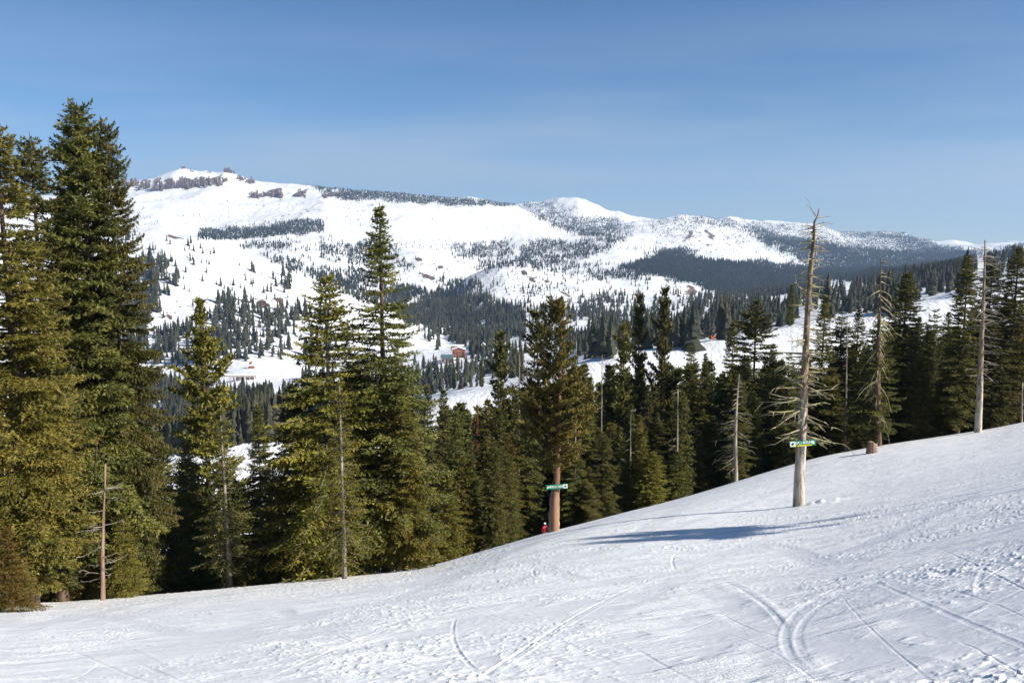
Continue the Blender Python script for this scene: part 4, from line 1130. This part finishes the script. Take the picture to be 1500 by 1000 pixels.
mb = MB(); mb.prism([(-12.4*u, 17.2*u), (0, 21.6*u), (12.4*u, 17.2*u), (12.4*u, 18.8*u), (0, 23*u), (-12.4*u, 18.8*u)][::-1], -3*u, 5.7*u); mb.box((-3*u, 10.5*u, 23.7*u), (24*u, 9.5*u, 1.6*u)); mb.build('roof', ROOF, o)
for k in range(4):
    for q in range(2):
        mb = MB(); mb.box(((-7.5+5*k)*u, -2.0*u, (6+6*q)*u), (2*u, .5*u, 3*u)); mb.build('window', WIN, o)
mb = MB(); mb.box((0, -3.2*u, 2*u), (20*u, 2.2*u, 3*u)); mb.build('snow_bank', ROOF, o)
mb = MB(); mb.tube([(3*u, -5*u, -6*u), (3*u, -5*u, 10*u)], [.45*u, .35*u], 6); mb.build('post', WOOD, o)
o, u = place('lodge_annex', 655, 532, 'low teal roofed building with stone base left of the red lodge', 'building')
mb = MB(); mb.box((0, 4*u, 3*u), (17*u, 9*u, 8*u)); mb.build('wall', PINK, o)
mb = MB(); mb.box((0, 4*u, 9.5*u), (19*u, 11*u, 5*u)); mb.build('roof', TEAL, o)
for k in range(3): mb = MB(); mb.box(((-5.5+5.5*k)*u, -.6*u, 3.5*u), (2.4*u, .4*u, 3*u)); mb.build('window', WIN, o)
o, u = place('hut', 708, 519, 'narrow yellow hut among trees right of the red lodge', 'hut')
mb = MB(); mb.box((0, 2*u, 6.5*u), (5*u, 5*u, 13*u)); mb.prism([(-2.5*u, 13*u), (2.5*u, 13*u), (0, 15*u)], -.5*u, 4.5*u); mb.build('wall', YW, o)
mb = MB(); mb.prism([(-3.1*u, 13*u), (0, 15.4*u), (3.1*u, 13*u), (3.1*u, 14*u), (0, 16.4*u), (-3.1*u, 14*u)][::-1], -1*u, 5*u); mb.build('roof', ROOF, o)
mb = MB(); mb.box((0, -.7*u, 5*u), (1.6*u, .4*u, 4*u)); mb.build('window', WIN, o)
o, u = place('road_bridge', 352, 558, 'long grey snow-topped bridge or shed with white posts at the left valley road', 'bridge')
mb = MB(); mb.box((0, 2*u, 7*u), (48*u, 6*u, 2.2*u)); mb.build('deck', CONC, o)
mb = MB(); mb.box((0, 2*u, 8.7*u), (48*u, 6*u, 1.0*u)); mb.build('snow_cap', ROOF, o)
for k in range(7): mb = MB(); mb.box(((-22+7.3*k)*u, -.6*u, 1*u), (1*u, 1*u, 12*u)); mb.build('post', CONC if k % 2 else ROOF, o)
mb = MB(); mb.box((6*u, 3*u, 2*u), (34*u, 2*u, 8*u)); mb.build('back_wall', PINK, o)
o, u = place('shed', 368, 540, 'tiny rust orange shed with snowy roof above the left valley road', 'shed')
mb = MB(); mb.box((0, 2*u, 2*u), (8*u, 5*u, 4*u)); mb.box((-1.5*u, 3*u, 6*u), (4*u, 3*u, 7*u)); mb.build('wall', RED, o)
mb = MB(); mb.prism([(-5*u, 4*u), (5*u, 4*u), (3*u, 6*u), (0, 6.6*u), (-3*u, 6*u)], -1*u, 4.6*u); mb.build('roof', ROOF, o)
for c, r, h, lab in [(598,545,58,'tall utility pole with crossarm right of the spire fir'), (412,470,40,'lone thin pole among trees on the left hillside')]:
    o, u = place('utility_pole', c, r, lab, 'utility pole')
    mb = MB(); mb.tube([(0, 0, -2*u), (0, 0, h*u)], [.55*u, .38*u], 7); mb.build('pole', WOOD, o)
    mb = MB(); mb.box((0, -.5*u, h*.72*u), (9*u, .7*u, .8*u)); mb.build('crossarm', WOOD, o)
# orange marker by the far run
o, u = place('run_marker', 1044, 497, 'small orange marker pads leaning together beside the far ski run', 'marker'); o.scale = (.75, .75, .75)
for s in (-1, 1):
    mb = MB(); mb.box((s*1.6*u, 0, 4*u), (2.0*u, 1.2*u, 8.5*u), ry=s*.32); mb.build('pad', ORG, o)
mb = MB(); mb.tube([(0, .8*u, -1*u), (0, .8*u, 10*u)], [.25*u, .25*u], 6); mb.build('pole', WOOD, o)

# ------------------------------------------------------------------ skier just below the crest
def skier(x, y, label):
    z = zat(x, y)
    root = link('person', None, label=label, category='person'); root.location = (x, y, z); root.rotation_euler = (0, 0, .6)
    J = {'pel': (0, 0, .92), 'spine': (0, -.06, 1.15), 'chest': (0, -.10, 1.38), 'neck': (0, -.10, 1.52), 'head': (0, -.11, 1.63), 'crn': (0, -.10, 1.76),
         'shL': (-.19, -.10, 1.44), 'elL': (-.30, -.05, 1.18), 'wrL': (-.28, -.28, 1.05), 'haL': (-.27, -.36, 1.04),
         'shR': (.19, -.10, 1.44), 'elR': (.30, -.05, 1.18), 'wrR': (.28, -.28, 1.05), 'haR': (.27, -.36, 1.04),
         'hiL': (-.10, 0, .88), 'knL': (-.14, -.14, .50), 'anL': (-.13, .02, .12), 'toL': (-.13, -.17, .06),
         'hiR': (.10, 0, .88), 'knR': (.14, -.14, .50), 'anR': (.13, .02, .12), 'toR': (.13, -.17, .06)}
    rad = dict(pel=.15, spine=.14, chest=.16, neck=.06, head=.10, crn=.075, shL=.085, shR=.085, elL=.06, elR=.06, wrL=.045, wrR=.045, haL=.045, haR=.045, hiL=.11, hiR=.11, knL=.075, knR=.075, anL=.07, anR=.07, toL=.06, toR=.06)
    E = [('pel','spine'),('spine','chest'),('chest','neck'),('neck','head'),('head','crn')]
    for s in 'LR': E += [('chest','sh'+s),('sh'+s,'el'+s),('el'+s,'wr'+s),('wr'+s,'ha'+s),('pel','hi'+s),('hi'+s,'kn'+s),('kn'+s,'an'+s),('an'+s,'to'+s)]
    ks = list(J); me = bpy.data.meshes.new('body'); me.from_pydata([J[k] for k in ks], [(ks.index(a), ks.index(b)) for a, b in E], [])
    tmp = bpy.data.objects.new('tmp', me); COL.objects.link(tmp)
    tmp.modifiers.new('s', 'SKIN')
    for i, k in enumerate(ks): me.skin_vertices[0].data[i].radius = (rad[k], rad[k]*.9)
    me.skin_vertices[0].data[0].use_root = True
    sb = tmp.modifiers.new('ss', 'SUBSURF'); sb.levels = 2; sb.render_levels = 2
    bpy.context.view_layer.update()
    nm = bpy.data.meshes.new_from_object(tmp.evaluated_get(bpy.context.evaluated_depsgraph_get())); bpy.data.objects.remove(tmp)
    nm.materials.clear()
    for m_ in (plain('jacket_red', (.45, .03, .04), .7, 6, .15), plain('trousers_dark', (.03, .03, .04), .7, 6, .2), plain('skin', (.5, .3, .22), .5, 8, .05)): nm.materials.append(m_)
    for p in nm.polygons:
        c = p.center; p.use_smooth = True
        p.material_index = 2 if c.z > 1.55 else (0 if c.z > .88 or abs(c.x) > .22 else 1)
    link('body', nm, root)
    mb = MB(); mb.tube([(0, -.10, 1.66), (0, -.10, 1.72), (0, -.10, 1.79), (0, -.10, 1.82)], [.125, .13, .10, .04], 12); mb.build('helmet', WHITE, root, smooth=True)
    mb = MB(); mb.box((0, -.215, 1.655), (.16, .04, .07)); mb.build('goggles', DK, root)
    for s in (-1, 1):
        mb = MB(); mb.box((s*.13, -.15, .02), (.09, 1.65, .02)); mb.tube([(s*.13, -.97, .02), (s*.13, -1.06, .08)], [.04, .02], 6); mb.build('ski', DK, root)
        mb = MB(); mb.tube([(s*.27, -.36, 1.08), (s*.42, -.1, .0)], [.012, .01], 6); mb.build('ski_pole', STEEL, root)
# stand the skier beyond the crest so that the head shows above it
best = None
for y in np.linspace(62, 120, 400):
    x, zz = at_pix(797, 765, y)
    d = abs(zat(x, y)+1.80-zz)
    if best is None or d < best[0]: best = (d, x, y)
print('SK', best, topix(best[1], best[2], zat(best[1], best[2])+1.8))
skier(best[1], best[2], 'skier in red jacket and white helmet behind the crest beside the orange pine'); print('skier', best)

# ------------------------------------------------------------------ haze
ZT = float(GZ.max()); ZB = float(min(GZ.min(), -400)) - 5
mb = MB(); x0, x1, y0, y1 = -11500, 11500, -60, 14200
zt_ = max(ZT+40, 60); mb.box(((x0+x1)/2, (y0+y1)/2, (ZB+zt_)/2), (x1-x0, y1-y0, zt_-ZB))
hz = bpy.data.materials.new('air'); hz.use_nodes = True; nt = hz.node_tree; nt.nodes.clear()
pv = nt.nodes.new('ShaderNodeVolumePrincipled'); out = nt.nodes.new('ShaderNodeOutputMaterial'); nt.links.new(pv.outputs[0], out.inputs['Volume'])
pv.inputs['Color'].default_value = (.50, .70, 1, 1); pv.inputs['Density'].default_value = 5.5e-5; pv.inputs['Anisotropy'].default_value = .2
HAZE = mb.build('haze', hz, kind='stuff', label='thin blue air haze', category='haze')

# ------------------------------------------------------------------ sky, sun, camera
SEL, SAZ = math.radians(34), math.radians(112)
w = bpy.data.worlds.new('World'); sc.world = w; w.use_nodes = True; nt = w.node_tree; bg = nt.nodes['Background']
sky = nt.nodes.new('ShaderNodeTexSky'); sky.sky_type = 'NISHITA'; sky.sun_disc = False; sky.sun_elevation = SEL; sky.sun_rotation = SAZ
sky.altitude = 2400; sky.air_density = 1.0; sky.dust_density = .2; sky.ozone_density = 2.6
tc = nt.nodes.new('ShaderNodeTexCoord'); mp = nt.nodes.new('ShaderNodeMapping'); mp.inputs['Rotation'].default_value = (0, math.radians(-14), 0); mp.inputs['Scale'].default_value = (1.2, 1.2, 9)
nz = nt.nodes.new('ShaderNodeTexNoise'); nz.inputs['Scale'].default_value = 1.6; nz.inputs['Detail'].default_value = 6; nz.inputs['Roughness'].default_value = .5
nt.links.new(tc.outputs['Generated'], mp.inputs[0]); nt.links.new(mp.outputs[0], nz.inputs['Vector'])
cr_ = ramp(nt, nz.outputs[0], [(.40, (0, 0, 0)), (.64, (.5, .5, .5))])
hs = nt.nodes.new('ShaderNodeHueSaturation'); hs.inputs['Saturation'].default_value = 1.17
va = nt.nodes.new('ShaderNodeVectorMath'); va.operation = 'ADD'; va.inputs[1].default_value = (0, 0, .05)
vn = nt.nodes.new('ShaderNodeVectorMath'); vn.operation = 'NORMALIZE'; nt.links.new(tc.outputs['Generated'], va.inputs[0]); nt.links.new(va.outputs[0], vn.inputs[0]); nt.links.new(vn.outputs[0], sky.inputs[0])
nt.links.new(sky.outputs[0], hs.inputs['Color'])
sx_ = nt.nodes.new('ShaderNodeSeparateXYZ'); nt.links.new(tc.outputs['Generated'], sx_.inputs[0])
cf = mathn(nt, 'MULTIPLY', cr_.outputs[0], mathn(nt, 'MULTIPLY_ADD', sx_.outputs[2], -5.2, 1.2, clamp=True))
cf = mathn(nt, 'ADD', cf, mathn(nt, 'MULTIPLY_ADD', sx_.outputs[2], -1.6, .16, clamp=True))
mx = mixc(nt, cf, hs.outputs[0], (4.2, 4.9, 5.8))
nt.links.new(mx, bg.inputs[0]); bg.inputs[1].default_value = .066
sd = bpy.data.lights.new('Sun', 'SUN'); sd.energy = 4.8; sd.angle = math.radians(.53); sd.color = (1, .95, .86)
so = link('Sun', sd); dirv = Vector((math.sin(SAZ)*math.cos(SEL), math.cos(SAZ)*math.cos(SEL), math.sin(SEL))); so.rotation_euler = dirv.to_track_quat('Z', 'Y').to_euler()
cam = bpy.data.cameras.new('Camera'); cam.sensor_width = 36; cam.lens = 36*F/1500; cam.clip_end = 60000; cam.clip_start = .1
co_ = link('Camera', cam); co_.location = (0, 0, 0); co_.rotation_euler = (PI/2-PITCH, 0, 0); sc.camera = co_
sc.view_settings.view_transform = 'Standard'; sc.view_settings.look = 'None'; sc.view_settings.exposure = .86; sc.view_settings.gamma = 1
sc.cycles.volume_bounces = 0; sc.cycles.max_bounces = 5; sc.cycles.diffuse_bounces = 3; sc.cycles.transparent_max_bounces = 4
sc.cycles.volume_max_steps = 64
